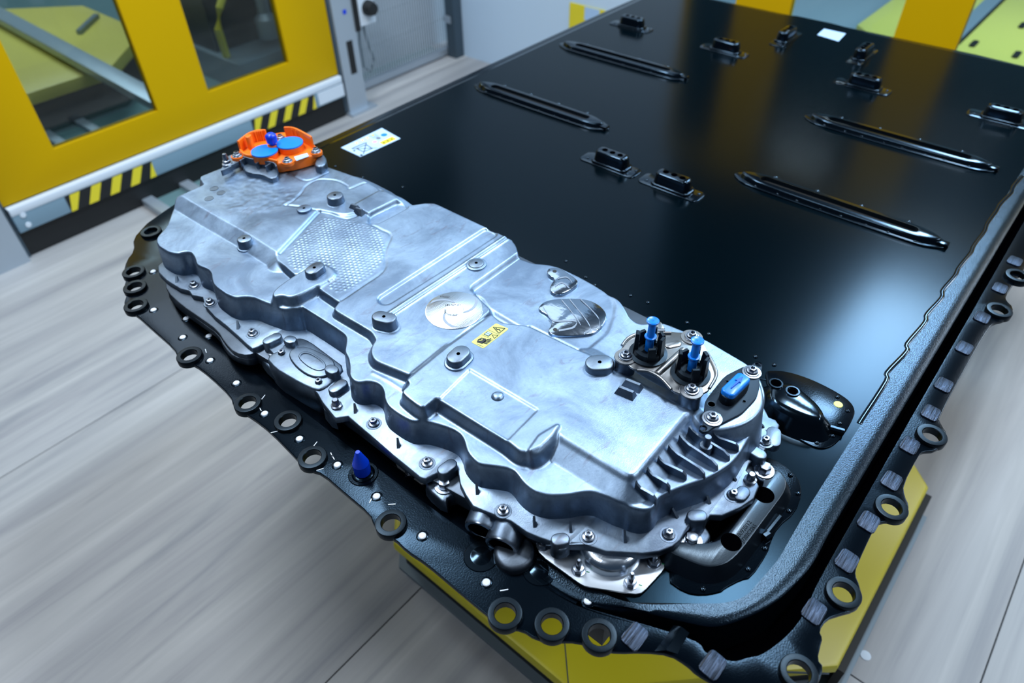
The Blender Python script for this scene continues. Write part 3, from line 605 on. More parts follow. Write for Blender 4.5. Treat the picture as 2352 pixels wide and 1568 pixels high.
for p, q, w in (((.16, .45), (.16, .80), .0024), ((.16, .80), (.36, .86), .0024), ((.36, .86), (.38, .50), .0024), ((.38, .50), (.16, .45), .0024), ((.10, .38), (.44, .94), .002), ((.44, .38), (.10, .94), .002), ((.10, .34), (.42, .38), .0032)): bar('print_line', c, p, q, w, z, 'ink', st)
patch('print_panel', c, R4(.60, .70, .93, .94), z, 'syel', st)
for u in (.64, .74, .84): patch('print_sign', c, [(u, .76), (u+.05, .83), (u, .90)], z+.0003, 'ink', st)
for u in (.28, .42, .54, .68): patch('print_sign', c, [(u, .08), (u+.06, .16), (u, .24)], z, 'syel', st)
for u, vv, r, m in ((.86, .42, .008, 'blue'), (.56, .56, .006, 'pink'), (.08, .52, .003, 'ink'), (.70, .46, .006, 'inkgrey')):
    q = quad(c, u, vv); put('print_dot', prism(circ(q[0], q[1], r, 16), z, z+.0003).mesh(0), m, st)
for k in range(5): bar('print_line', c, (.62, .12+.06*k), (.78, .12+.06*k), .0012, z, 'inkgrey', st)
put('blank_sticker', prism([(2.2796,0.7392),(2.3431,0.7437),(2.3426,0.6756),(2.2655,0.6678)], 0, .0006).mesh(0), 'white', pack, label='blank white sticker')

# ---- loose things standing on the flange
xy = [(0.3111,0.5518)][0]
t = thing('locating_cone', 'blue plastic cone plug standing upright in the black front flange', 'plug', (xy[0], xy[1], FZ))
put('cone', lathe([(.0105, .004), (.0115, .006), (.0115, .024), (.0108, .026), (.0040, .046), (.003, .048), (0, .048)], 22).mesh(18), 'blued', t, (xy[0], xy[1], FZ))
put('seat_ring', lathe([(.021, 0), (.020, .0012), (.016, .0012), (.015, .003), (.0125, .004), (0, .004)], 24).mesh(), 'black', t, (xy[0], xy[1], FZ))
for x, y in [(0.3217,0.3423),(0.3542,0.2748)]:
    o = put('tray_plug', lathe([(.022, 0), (.021, .001), (.0135, .001), (.0125, -.001+.002), (.010, .0022), (0, .0022)], 26).mesh(), 'rail', pack, (x, y, FZ))

# ================================================================== CAST ALUMINIUM HOUSING
hs = thing('power_electronics_housing', 'silver cast aluminium housing bolted across the near end of the black battery', 'housing', (.55, .7, 0))
ZF, ZS, ZL, Z1, Z2, ZM = .035, .078, .080, .091, .099, .083
STEP = .0014
gx = np.arange(.335, .80, STEP); gy = np.arange(.09, 1.36, STEP)
GX, GY = np.meshgrid(gx, gy, indexing='ij'); Hh = np.full(GX.shape, ZF-.012); OUT = np.full(GX.shape, 9.)
def sd(poly, pad):
    p = np.array(poly); i0, i1 = np.searchsorted(gx, [p[:, 0].min()-pad, p[:, 0].max()+pad]); j0, j1 = np.searchsorted(gy, [p[:, 1].min()-pad, p[:, 1].max()+pad])
    sl = (slice(max(i0, 0), i1), slice(max(j0, 0), j1)); x = GX[sl]; y = GY[sl]; d = np.full(x.shape, 9.); ins = np.zeros(x.shape, bool); k = len(p)-1
    for i in range(len(p)):
        a = p[k]; e = p[i]-a; wx = x-a[0]; wy = y-a[1]; t = np.clip((wx*e[0]+wy*e[1])/(e@e+1e-15), 0, 1)
        d = np.minimum(d, np.hypot(wx-e[0]*t, wy-e[1]*t)); b = p[i]
        c = ((a[1] > y) != (b[1] > y)) & (x < (b[0]-a[0])*(y-a[1])/(b[1]-a[1]+1e-15)+a[0]); ins ^= c; k = i
    return sl, np.where(ins, -d, d)
def sdl(line, pad):
    p = np.array(line); i0, i1 = np.searchsorted(gx, [p[:, 0].min()-pad, p[:, 0].max()+pad]); j0, j1 = np.searchsorted(gy, [p[:, 1].min()-pad, p[:, 1].max()+pad])
    sl = (slice(max(i0, 0), i1), slice(max(j0, 0), j1)); x = GX[sl]; y = GY[sl]; d = np.full(x.shape, 9.)
    for k in range(len(p)-1):
        a = p[k]; e = p[k+1]-a; wx = x-a[0]; wy = y-a[1]; t = np.clip((wx*e[0]+wy*e[1])/(e@e+1e-15), 0, 1)
        d = np.minimum(d, np.hypot(wx-e[0]*t, wy-e[1]*t))
    return sl, d
sm = lambda t: t*t*(3-2*t)
def rc(p, d):
    out = []; n = len(p)
    for i in range(n):
        a, b, c = np.array(p[i-1]), np.array(p[i]), np.array(p[(i+1) % n]); u = a-b; w = c-b; lu = np.hypot(*u)+1e-9; lw = np.hypot(*w)+1e-9
        s = b+u/lu*min(d, .45*lu); e = b+w/lw*min(d, .45*lw)
        for t in (0, .33, .67, 1): out.append(tuple(s*(1-t)**2+2*b*t*(1-t)+e*t*t))
    return out
def level(poly, z, w=.005, rnd=2, body=False, lin_=False):
    p = rc(poly, .0075*rnd) if rnd else poly
    sl, d = sd(p, w+.004); t = np.clip(d/w, 0, 1); s = t if lin_ else sm(t)
    Hh[sl] = z*(1-s)+Hh[sl]*s
    if body: OUT[sl] = np.minimum(OUT[sl], d)
def groove(line, dep, w, rnd=True):
    sl, d = sdl(catmull(line, 5, False) if rnd else line, w+.003); Hh[sl] -= dep*sm(np.clip(1-d/w, 0, 1))
# body at shelf height (front edge read at the shelf, back edge at its own height)
front = [(0.4867,1.2653),(0.4501,1.2311),(0.4142,1.1896),(0.3854,1.1709),(0.3771,1.1614),(0.3711,1.1429),(0.3726,1.1123),(0.3808,1.0960),(0.3918,1.0931),(0.3976,1.0815),(0.3923,1.0600),(0.3833,1.0409),(0.3885,1.0166),(0.3865,1.0014),(0.3737,0.9771),(0.3705,0.9642),(0.3698,0.9323),(0.3744,0.9132),(0.3845,0.9062),(0.3930,0.8930),(0.3965,0.8728),(0.4013,0.8513),(0.4057,0.8330),(0.4263,0.8129),(0.4270,0.8201),(0.4285,0.8120),(0.4293,0.7666),(0.4297,0.7319),(0.4292,0.7125),(0.4263,0.7028),(0.4142,0.6902),(0.4046,0.6816),(0.3998,0.6675),(0.3889,0.6506),(0.3777,0.6390),(0.3738,0.6263),(0.3780,0.6156),(0.3865,0.6101),(0.3921,0.5996),(0.3919,0.5870),(0.3865,0.5755),(0.3784,0.5659),(0.3728,0.5536),(0.3719,0.5395),(0.3726,0.5220),(0.3751,0.5069),(0.3870,0.4940),(0.3939,0.4762),(0.3993,0.4572),(0.3994,0.4430),(0.3938,0.4307),(0.3843,0.4185),(0.3800,0.4040),(0.3795,0.3923),(0.3934,0.3693),(0.3987,0.3592),(0.3986,0.3495),(0.3924,0.3324),(0.3912,0.3151),(0.3976,0.2973),(0.4132,0.2802),(0.4295,0.2679),(0.4372,0.2581),(0.4396,0.2468),(0.4419,0.2292),(0.4461,0.2183),(0.4459,0.2130),(0.4513,0.2000),(0.4597,0.1941),(0.4684,0.1934),(0.4761,0.1962),(0.4887,0.1926),(0.5150,0.1796),(0.5371,0.1667),(0.5558,0.1598),(0.5786,0.1537),(0.6005,0.1528),(0.6235,0.1553),(0.6572,0.1575),(0.6854,0.1642)]
back = [(0.7041,0.1720),(0.7275,0.1909),(0.7416,0.2167),(0.7498,0.2864),(0.7458,0.3272),(0.7431,0.3537),(0.7173,0.3791),(0.7204,0.3973),(0.7359,0.4170),(0.7462,0.4343),(0.7490,0.4583),(0.7534,0.4898),(0.7542,0.5189),(0.7539,0.5566),(0.7483,0.5749),(0.7344,0.5977),(0.7320,0.6181),(0.7412,0.6344),(0.7531,0.6492),(0.7607,0.6644),(0.7615,0.8517),(0.7504,0.8655),(0.7469,0.8966),(0.7375,0.9306),(0.7459,0.9505),(0.7496,1.0006),(0.7476,1.0327),(0.7291,1.0396),(0.7274,1.1190),(0.7235,1.1377),(0.7122,1.1867),(0.6843,1.2515),(0.6290,1.2853),(0.5889,1.2779),(0.5413,1.2766),(0.5293,1.2540),(0.5252,1.2381)]
body = front+back
level(body, ZS, .0065, 1, True)
# left wing: higher plate with a sloped face down to the front shelf
level([(0.4867,1.2653),(0.4501,1.2311),(0.4142,1.1896),(0.3854,1.1709),(0.3771,1.1614),(0.3711,1.1429),(0.3726,1.1123),(0.3808,1.0960),(0.3918,1.0931),(0.3976,1.0815),(0.3923,1.0600),(0.3833,1.0409),(0.3885,1.0166),(0.3865,1.0014),(0.3737,0.9771),(0.3705,0.9642),(0.3698,0.9323),(0.3744,0.9132),(0.3845,0.9062),(0.3930,0.8930),(0.3965,0.8728),(0.4013,0.8513),(0.4289,0.8543),(0.4598,0.8713),(0.4912,0.9505)], .0805, .006, 1)
tl_ = [(0.4774,1.2432),(0.4793,1.1374),(0.4830,1.0302),(0.4820,0.9398),(0.4776,0.9300),(0.5363,0.9384),(0.6098,0.9131),(0.6899,0.8688),(0.7307,0.9200),(0.7310,1.0382),(0.7170,1.1232),(0.7460,1.2037),(0.6281,1.3149),(0.5862,1.2740),(0.5408,1.2776),(0.5351,1.2707),(0.5295,1.2451)]
level(tl_, .094, .026, 0, lin_=True)
OUTB = sd(chaikin(tl_, 1), .03)
sl, d = OUTB; OUT[sl] = np.minimum(OUT[sl], np.maximum(d, 0)+(GY[sl] < 1.0)*9+(GX[sl] < .5)*9)
# region U (under the terminals), M (kidney pads), T1/N1/D, N2
level([(0.6178,0.4111),(0.6136,0.3894),(0.6142,0.3558),(0.6109,0.3015),(0.6125,0.2372),(0.5993,0.2102),(0.6068,0.1946),(0.6233,0.1668),(0.6581,0.1589),(0.7041,0.1720),(0.7275,0.1909),(0.7416,0.2167),(0.7498,0.2864),(0.7458,0.3272),(0.7431,0.3537),(0.7173,0.3791),(0.7204,0.3973),(0.7359,0.4170),(0.7462,0.4343),(0.7490,0.4583)], .086, .007, 1, True)
level([(0.4835,0.9436),(0.4758,0.9349),(0.4706,0.9203),(0.4639,0.8723),(0.4856,0.8755),(0.5085,0.8300),(0.4736,0.8237),(0.4662,0.8126),(0.4644,0.7658),(0.4694,0.7639),(0.4511,0.7576),(0.4480,0.7518),(0.4506,0.6708),(0.4426,0.6512),(0.4833,0.6573),(0.7577,0.6674),(0.7520,0.6491),(0.7605,0.6638),(0.7618,0.7077),(0.7612,0.8515),(0.7504,0.8649),(0.7239,0.8832),(0.6501,0.8877),(0.6654,0.9269),(0.6293,0.9434),(0.6192,0.9609),(0.6072,0.9956)], Z1, .006, 1)
level([(0.4430,0.6529),(0.4265,0.6439),(0.4168,0.6317),(0.4136,0.6196),(0.4261,0.5587),(0.5042,0.5669),(0.5981,0.5680),(0.6136,0.6210),(0.7291,0.6225),(0.7530,0.6479),(0.7575,0.6727),(0.4837,0.6578)], Z1, .007, 1, True)
level([(0.4837,0.6578),(0.7575,0.6727),(0.7605,0.6638),(0.7618,0.7077),(0.7612,0.8515),(0.7504,0.8649),(0.7239,0.8832)], Z1, .007, 0, True)
level([(0.6211,0.6251),(0.7360,0.6255),(0.7314,0.6264),(0.7370,0.6225),(0.7395,0.6015),(0.7533,0.5786),(0.7586,0.5604),(0.7590,0.5226),(0.7568,0.4919),(0.7519,0.4602),(0.7301,0.4351),(0.7047,0.4213),(0.6717,0.4092),(0.6223,0.4107),(0.6183,0.5077),(0.6074,0.5091),(0.6100,0.5781),(0.6218,0.6040)], ZM, .009, 1, True)
# slope under the right end, then T2
T2 = [(0.4116,0.5548),(0.4929,0.5585),(0.5855,0.5573),(0.5792,0.5306),(0.5994,0.4947),(0.6037,0.3970),(0.6010,0.3480),(0.5980,0.2950),(0.6004,0.2363),(0.5999,0.2298),(0.5979,0.2345),(0.4711,0.2320),(0.4687,0.3348),(0.4756,0.3429),(0.4505,0.3371),(0.4300,0.3368),(0.4209,0.3421),(0.4214,0.3473),(0.4156,0.3550),(0.4181,0.3792),(0.4153,0.4924),(0.4106,0.5151),(0.4084,0.5409)]
level([(0.6037,0.3970),(0.5980,0.2950),(0.6004,0.2353),(0.5979,0.2345),(0.4711,0.2320),(0.4687,0.3348)], Z2, .030, 1, lin_=True)
level(T2, Z2, .0095, 1, True)
level([(0.3927,0.5414),(0.4098,0.5424),(0.4551,0.5447),(0.4783,0.4983),(0.3954,0.4997),(0.3913,0.4991),(0.3869,0.5033),(0.3891,0.5365)], Z2, .006, 2, True)
level([(0.4214,0.3473),(0.4549,0.3477),(0.4775,0.3434),(0.4505,0.3371),(0.4300,0.3368),(0.4209,0.3421)], Z2, .006, 1, True)
level([(0.4195,0.3457),(0.4471,0.3505),(0.4758,0.3437),(0.4582,0.3397),(0.4336,0.3397)], Z2+.004, .004, .4)
level([(0.4084,0.8559),(0.4228,0.8633),(0.4553,0.8673),(0.4805,0.8674),(0.5054,0.8611),(0.5097,0.8303),(0.4980,0.8176),(0.4820,0.8178),(0.4704,0.8183),(0.4631,0.8191),(0.4302,0.8223),(0.4198,0.8298),(0.4160,0.8435),(0.4059,0.8469)], .0955, .006, 2, True)
# recesses and fine steps
level([(0.4149,0.4916),(0.4776,0.4983),(0.4796,0.3826),(0.4195,0.3799)], Z2-.0022, .003, 0)
level([(0.5121,0.7229),(0.6325,0.7226),(0.7616,0.7225),(0.7591,0.6966),(0.6384,0.6977),(0.5116,0.7018),(0.5059,0.7077),(0.5064,0.7159)], Z1-.0045, .0045, 1)
level([(0.6582,0.9582),(0.7289,0.9590),(0.7265,0.9176),(0.7206,0.9040),(0.6602,0.9090),(0.6600,0.9343)], .0955, .004, 1)
level([(0.6605,0.9139),(0.7242,0.9086),(0.7229,0.8822),(0.6516,0.8859),(0.6438,0.8977)], Z1-.005, .005, 1)
for a in ([(0.4954,0.6824),(0.6203,0.6800),(0.7604,0.6800)], [(0.5012,0.6733),(0.6250,0.6725),(0.7567,0.6711)]): groove(a, -.0022, .0042, False)
groove([(0.4982,0.6780),(0.6225,0.6761),(0.7585,0.6753)], .003, .004, False)
groove([(0.4856,0.9440),(0.5414,0.9674),(0.6081,0.9959)], .0035, .005, False)
groove([(0.5816,1.0597),(0.6040,1.0616),(0.6309,1.0738),(0.6499,1.0855),(0.6787,1.0857),(0.6976,1.0565),(0.6988,1.0261),(0.6950,1.0118),(0.7318,1.0024),(0.7265,0.9547)], .0016, .0035)
groove([(0.5816,1.0597),(0.5950,1.0335),(0.6057,1.0043),(0.6178,0.9735),(0.6257,0.9382),(0.6565,0.9304)], .0016, .0035)
groove([(0.6406,0.8982),(0.6412,0.8636),(0.6389,0.8369),(0.6020,0.8096),(0.5650,0.7719),(0.5148,0.7665),(0.4698,0.7644)], .0014, .004)
groove([(0.6603,1.1600),(0.6608,1.1013),(0.7067,1.0936)], .0016, .004)
groove([(0.4122,0.5556),(0.4932,0.5589),(0.5859,0.5577)], .003, .005, False)
groove([(0.4014,0.6153),(0.4051,0.5861),(0.4058,0.5571)], -.001, .004)
# foundry dimples
dp = chaikin([(0.4786,0.9313),(0.6016,0.9884),(0.6143,0.9550),(0.6466,0.8908),(0.6332,0.8374),(0.5675,0.7746),(0.4736,0.7691),(0.4752,0.8206),(0.5036,0.8190),(0.5101,0.8337),(0.4879,0.8785),(0.4669,0.8755)], 1)
sl, d = sd(dp, .001); xx, yy = GX[sl], GY[sl]; s = .0078
u = xx/s; v_ = yy/(s*.866); row = np.floor(v_); fx = (u+.5*(row % 2)) % 1-.5; fy = (v_ % 1-.5)*.866; r = np.hypot(fx, fy)
Hh[sl] += np.where(d < -.003, 0.0016*sm(np.clip(1-r/.42, 0, 1))*(.35+.65*np.abs(np.sin(np.floor(u+.5*(row % 2))*12.9898+row*78.233))), 0)
# faint casting letters and ripples on the left plate
sl, d = sd([(0.5464,1.2442),(0.6287,1.1995),(0.6366,1.0373),(0.5747,1.0476),(0.5028,1.0594),(0.4982,1.1499)], .002)
rp = rng.standard_normal(GX.shape)[sl]; ker = np.ones(5)/5
for _ in range(2):
    rp = np.apply_along_axis(lambda q: np.convolve(q, ker, 'same'), 0, rp); rp = np.apply_along_axis(lambda q: np.convolve(q, ker, 'same'), 1, rp)
Hh[sl] += np.where(d < 0, 0.0014*rp*np.clip(-d/.02, 0, 1), 0)
for _ in range(2):
    P_ = np.pad(Hh, 1, mode='edge'); Hh = (P_[1:-1, 1:-1]*4+P_[:-2, 1:-1]+P_[2:, 1:-1]+P_[1:-1, :-2]+P_[1:-1, 2:])/8
keep = OUT < .0072
nx, ny = GX.shape; idn = np.arange(nx*ny).reshape(nx, ny)
cell = keep[:-1, :-1] & keep[1:, :-1] & keep[:-1, 1:] & keep[1:, 1:]
q = np.stack([idn[:-1, :-1][cell], idn[1:, :-1][cell], idn[1:, 1:][cell], idn[:-1, 1:][cell]], 1)
used = np.unique(q); remap = np.full(nx*ny, -1); remap[used] = np.arange(len(used)); q = remap[q]
me = bpy.data.meshes.new('housing_cover'); me.vertices.add(len(used)); me.loops.add(q.size); me.polygons.add(len(q))
me.vertices.foreach_set('co', np.stack([GX.ravel()[used], GY.ravel()[used], Hh.ravel()[used]], 1).astype(np.float32).ravel())
me.loops.foreach_set('vertex_index', q.astype(np.int32).ravel()); me.polygons.foreach_set('loop_start', np.arange(0, q.size, 4, dtype=np.int32))
me.update(calc_edges=True); me.polygons.foreach_set('use_smooth', [True]*len(q))
put('cover', me, 'cast', hs)
def hz(x, y): return float(Hh[min(max(int(round((x-gx[0])/STEP)), 0), nx-1), min(max(int(round((y-gy[0])/STEP)), 0), ny-1)])
# ---- flange around the body
FR = [(0.3607,1.1598),(0.3513,1.1398),(0.3484,1.1085),(0.3506,1.0684),(0.3574,1.0500),(0.3541,1.0351),(0.3624,1.0163),(0.3518,0.9901),(0.3470,0.9553),(0.3464,0.9194),(0.3442,0.8840),(0.3417,0.8564),(0.3418,0.8404),(0.3505,0.8370),(0.3604,0.8370),(0.3575,0.8188),(0.3509,0.7754),(0.3533,0.7454),(0.3461,0.6850),(0.3394,0.6643),(0.3361,0.6481),(0.3325,0.6288),(0.3332,0.6257),(0.3464,0.6155),(0.3426,0.5631),(0.3393,0.5138),(0.3374,0.4610),(0.3402,0.4536),(0.3511,0.4504),(0.3611,0.4457),(0.3793,0.4440),(0.3750,0.4289),(0.3629,0.4139),(0.3553,0.3974),(0.3488,0.3787),(0.3528,0.3633),(0.3572,0.3474),(0.3631,0.3276),(0.3633,0.3034),(0.3676,0.2863),(0.3728,0.2721),(0.3680,0.2634),(0.3697,0.2558),(0.3757,0.2525),(0.3863,0.2526),(0.3937,0.2414),(0.3999,0.2313),(0.3653,0.2754),(0.3923,0.2424),(0.4026,0.2151),(0.4282,0.1798),(0.4431,0.1665),(0.4597,0.1583),(0.4727,0.1559),(0.4947,0.1585),(0.5030,0.1550),(0.5151,0.1455),(0.5261,0.1454),(0.5345,0.1337),(0.5594,0.1224),(0.5821,0.1157),(0.6041,0.1194),(0.6118,0.1283),(0.6154,0.1426),(0.6289,0.1452),(0.6407,0.1425),(0.6540,0.1342),(0.6609,0.1396),(0.6730,0.1390),(0.6815,0.1388),(0.6911,0.1455),(0.6948,0.1527),(0.7045,0.1410),(0.7153,0.1434),(0.7207,0.1518),(0.7194,0.1611),(0.7257,0.1675),(0.7371,0.1804)]
bk = [(x+.0085, y) for x, y in back]
flp = FR+bk
put('flange', prism(flp, ZF-.011, ZF, .002).mesh(50), 'cast2', hs, label='bolted flange of the housing')
# lower shell seen under the flange
low = inset([p for p in flp], .016)
lo2 = [(0.3474,1.1054),(0.3353,1.0389),(0.3327,0.9765),(0.3324,0.9246),(0.3222,0.8822),(0.3251,0.8461),(0.3403,0.8361),(0.3534,0.8442),(0.3491,0.7787)]
skz = .0012
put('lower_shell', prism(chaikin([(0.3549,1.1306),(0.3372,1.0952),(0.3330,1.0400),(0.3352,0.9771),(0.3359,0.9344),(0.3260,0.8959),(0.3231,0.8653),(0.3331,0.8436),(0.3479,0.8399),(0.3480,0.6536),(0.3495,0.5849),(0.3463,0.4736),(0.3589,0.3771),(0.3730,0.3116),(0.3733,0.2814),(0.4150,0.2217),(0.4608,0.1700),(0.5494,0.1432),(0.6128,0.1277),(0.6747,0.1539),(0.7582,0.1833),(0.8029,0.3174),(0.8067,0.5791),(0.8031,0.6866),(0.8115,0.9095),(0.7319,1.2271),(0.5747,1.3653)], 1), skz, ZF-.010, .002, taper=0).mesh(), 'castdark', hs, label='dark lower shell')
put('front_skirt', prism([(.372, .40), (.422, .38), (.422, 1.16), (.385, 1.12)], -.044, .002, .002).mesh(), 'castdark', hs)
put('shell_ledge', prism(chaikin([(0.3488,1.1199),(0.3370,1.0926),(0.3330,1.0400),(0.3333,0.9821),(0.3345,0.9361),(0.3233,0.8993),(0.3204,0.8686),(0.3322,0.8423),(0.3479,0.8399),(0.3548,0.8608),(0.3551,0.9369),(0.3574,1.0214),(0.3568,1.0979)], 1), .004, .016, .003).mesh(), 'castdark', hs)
put('sump_boss', prism(circ(*[(0.4267,0.2230)][0], .040, 40), -.02, .026, .010).mesh(50), 'mach', hs, label='polished round boss under the flange')
# ---- fasteners
for x, y in [(0.3709,1.0549),(0.3622,0.9909),(0.3627,0.8687),(0.3633,0.7920),(0.3605,0.6978),(0.3603,0.5763),(0.3593,0.4697),(0.3676,0.3444),(0.4053,0.2420),(0.4692,0.1703),(0.5692,0.1379),(0.6748,0.1455)]:
    put('flange_pad', lathe([(.0115, 0), (.0108, .0016), (0, .0016)], 20).mesh(), 'cast2', hs, (x, y, ZF-.001))
    put('flange_bolt', FB, None, hs, (x, y, ZF+.0005), random.random()*3)
def ear(pts, zt, bolt, zb=-.002):
    o = put('mounting_ear', prism(chaikin(pts, 1), zb, zt, .003, taper=.002).mesh(50), 'cast2', hs)
    put('hex_bolt', HB, None, hs, (bolt[0], bolt[1], zt), random.random()); return o
ear([(0.3475,0.4635),(0.3386,0.4519),(0.3363,0.4161),(0.3478,0.4237),(0.3644,0.4085),(0.3695,0.4253),(0.3801,0.4428),(0.3693,0.4558)], .018, [(0.3558,0.4362)][0])
ear([(0.4688,0.1611),(0.4661,0.1533),(0.4660,0.1410),(0.4758,0.1385),(0.4889,0.1338),(0.5071,0.1328),(0.5144,0.1353),(0.5225,0.1506),(0.5214,0.1604),(0.4921,0.1687)], .018, [(0.4897,0.1485)][0])
ear([(0.6442,0.1460),(0.6307,0.1372),(0.6227,0.1280),(0.6229,0.1166),(0.6351,0.1131),(0.6499,0.1178),(0.6558,0.1261),(0.6552,0.1385)], .024, [(0.6386,0.1272)][0], 0)
ear([(0.3539,0.8503),(0.3434,0.8246),(0.3395,0.7807),(0.3518,0.7772),(0.3676,0.8093),(0.3703,0.8450)], .016, [(0.3609,0.8175)][0])
ear([(0.3425,0.6760),(0.3351,0.6365),(0.3511,0.6471),(0.3629,0.6615),(0.3593,0.6785)], .020, [(0.3519,0.6596)][0])
# cast pads standing on the flange
for (x, y), a, hl, hh in zip([(0.3712,0.8261),(0.3855,0.7975),(0.3838,0.6935),(0.3706,0.6643),(0.3683,0.4409),(0.3781,0.2636),(0.5092,0.1559),(0.6447,0.1453),(0.5763,0.1304)], (.8, -.4, -.6, .9, .8, 0.2, .1, -.7, .8), (.007, .002, .003, .007, .006, .003, .004, .006, .004), (.010, .014, .016, .010, .009, .008, .009, .009, .005)):
    put('cast_pad', prism(stadium(x, y, hl, .0085, a-.9), ZF-.02, ZF+hh, .0018, taper=.001).mesh(50), 'cast2', hs)
# dowel pins
for x, y in [(0.6039,0.1321),(0.3482,0.6423)]:
    put('dowel_pin', lathe([(.008, -.01), (.008, .003), (.0055, .004), (.005, .012), (.0035, .014), (0, .014)], 18).mesh(), 'steel', hs, (x, y, ZF))
# webs between wall and flange
for x, y in [(0.3592,1.0909),(0.3567,0.9004),(0.3593,0.6146),(0.3553,0.5211),(0.3683,0.3888),(0.3777,0.3028),(0.3999,0.2646),(0.4315,0.2081),(0.4302,0.2068),(0.4972,0.1784),(0.5416,0.1580),(0.5927,0.1499),(0.6960,0.1621)]:
    best = None
    gxx = (hz(x+.004, y)-hz(x-.004, y)); gyy = (hz(x, y+.004)-hz(x, y-.004)); L_ = math.hypot(gxx, gyy) or 1
    dx, dy = (gxx/L_, gyy/L_) if L_ > 1e-4 and math.hypot(gxx, gyy) > 1e-4 else (.7, .7); ox, oy = -dy*.0020, dx*.0020
    a = (x-dx*.006, y-dy*.006); b = (x+dx*.005, y+dy*.005)
    v = [(a[0]+s*ox, a[1]+s*oy, ZF-.001) for s in (1, -1)]+[(b[0]+s*ox, b[1]+s*oy, ZF-.001) for s in (1, -1)]+[(b[0]+s*ox*.7, b[1]+s*oy*.7, ZF+.011) for s in (1, -1)]
    put('web_rib', mk(v, [(0, 1, 3, 2), (0, 2, 4), (1, 5, 3), (0, 4, 5, 1), (2, 3, 5, 4)], 0), 'cast2', hs)
# side lid with the double rounded-rectangle embossing
sl_ = put('side_lid', prism(chaikin([(0.3414,0.8051),(0.3361,0.7705),(0.3386,0.7474),(0.3411,0.7184),(0.3480,0.6866),(0.3589,0.6818),(0.3811,0.6848),(0.4061,0.6920),(0.4072,0.7296),(0.4091,0.7847),(0.4022,0.8029),(0.3844,0.8099),(0.3679,0.8010)], 1), -.02, .0385, .003).mesh(50), 'cast2', hs, label='side lid with embossed ring')
put('lid_step', prism(chaikin([(0.3652,0.7788),(0.3796,0.7848),(0.3943,0.7741),(0.3995,0.7511),(0.4038,0.7179),(0.3971,0.7033),(0.3824,0.6945),(0.3683,0.6986),(0.3574,0.7161),(0.3569,0.7477)], 2), .036, .0425, .002).mesh(50), 'cast2', sl_)
put('lid_emboss', prism(chaikin([(0.3709,0.7610),(0.3814,0.7667),(0.3902,0.7584),(0.3920,0.7283),(0.3883,0.7125),(0.3800,0.7069),(0.3706,0.7139),(0.3676,0.7354)], 2), .041, .0440, .0012, holes=[chaikin([(0.3728,0.7586),(0.3805,0.7622),(0.3878,0.7553),(0.3894,0.7283),(0.3861,0.7151),(0.3802,0.7115),(0.3730,0.7168),(0.3701,0.7368)], 2)]).mesh(50), 'cast2', sl_)
# coolant ports
for (x, y), (x2, y2), zz in zip([(0.3615,0.3621),(0.3633,0.3282)], [(0.3426,0.3615),(0.3429,0.3268)], (.014, .010)):
    d = Vector((-.93, -.34, -.10)).normalized(); e = Vector((x2, y2, .006)); p = e-d*.050
    o = put('coolant_port', tube([p, p+d*.012, p+d*.0121, e-d*.002, e], [.023, .023, .0222, .0218, .0210], 28).mesh(40), 'cast2', hs, label='round coolant port')
    mb = tube([e-d*.001, e+d*.0006], [.0152, .0152], 24); put('port_bore', mb.mesh(40), 'hole', o)
    mb = MB(); a0 = d.orthogonal().normalized(); b0 = d.cross(a0)
    v = []; f = []
    for rr, k in ((.0210, 0), (.0204, .0016), (.0164, .0016), (.0155, 0)):
        for i in range(28): t_ = 2*math.pi*i/28; v.append(tuple(e+d*k+a0*rr*math.cos(t_)+b0*rr*math.sin(t_)))
    for k in range(3):
        for i in range(28): f.append((k*28+i, k*28+(i+1) % 28, (k+1)*28+(i+1) % 28, (k+1)*28+i))
    put('port_lip', mk(v, f, 40), 'steel', o)
(x, y), (x2, y2) = [(0.3491,0.3111),(0.3591,0.3372)]
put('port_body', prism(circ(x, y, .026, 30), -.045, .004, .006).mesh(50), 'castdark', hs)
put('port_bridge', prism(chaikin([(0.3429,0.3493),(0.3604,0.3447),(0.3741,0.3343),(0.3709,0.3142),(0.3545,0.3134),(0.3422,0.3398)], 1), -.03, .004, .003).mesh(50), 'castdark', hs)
# ---- bosses on the cover
def boss(p, r, hl, ang, zt, hr=.0026, zlow=None):
    x, y = p; zb = (zlow if zlow is not None else hz(x, y)-.012)
    o = put('threaded_boss', prism(stadium(x, y, hl, r, ang, 10), zb, zt, .0022, taper=.0012).mesh(50), 'cast2', hs)
    put('thread_hole', lathe([(0, 0), (hr, 0), (hr, .0004), (0, .0004)], 14).mesh(), 'hole', o, (x, y, zt))
    f_ = put('foot_fillet', prism(stadium(x, y, hl, r+.004, ang, 10), hz(x+.02, y-.02)-.004 if zlow is None else zlow, (hz(x+.02, y-.02) if zlow is None else zlow+.004)+.0012, .0012).mesh(60), 'cast', o)
boss([(0.6470,0.9932)][0], .0142, .001, 0, .109, zlow=.089)
boss([(0.5924,1.0165)][0], .0085, .001, 0, .0985, zlow=.0935)
boss([(0.4665,1.0179)][0], .0115, .001, 0, .099, zlow=.078)
boss([(0.4847,0.8452)][0], .0115, .006, .15, .107, zlow=.090)
boss([(0.4725,0.6652)][0], .0120, .007, -1.2, .109, zlow=.086)
boss([(0.4822,0.5230)][0], .0130, .006, .1, .112, zlow=.0965)
boss([(0.5939,0.3646)][0], .0148, .005, -.8, .110, zlow=.084)
boss([(0.6695,0.6626)][0], .0125, .001, 0, .0955, zlow=.0885)
x, y = [(0.4668,0.4378)][0]
put('ejector_dome', lathe([(.0095, 0), (.0085, .002), (.006, .0045), (.0045, .0052), (0, .0053)], 24).mesh(60), 'cast', hs, (x, y, .0955))
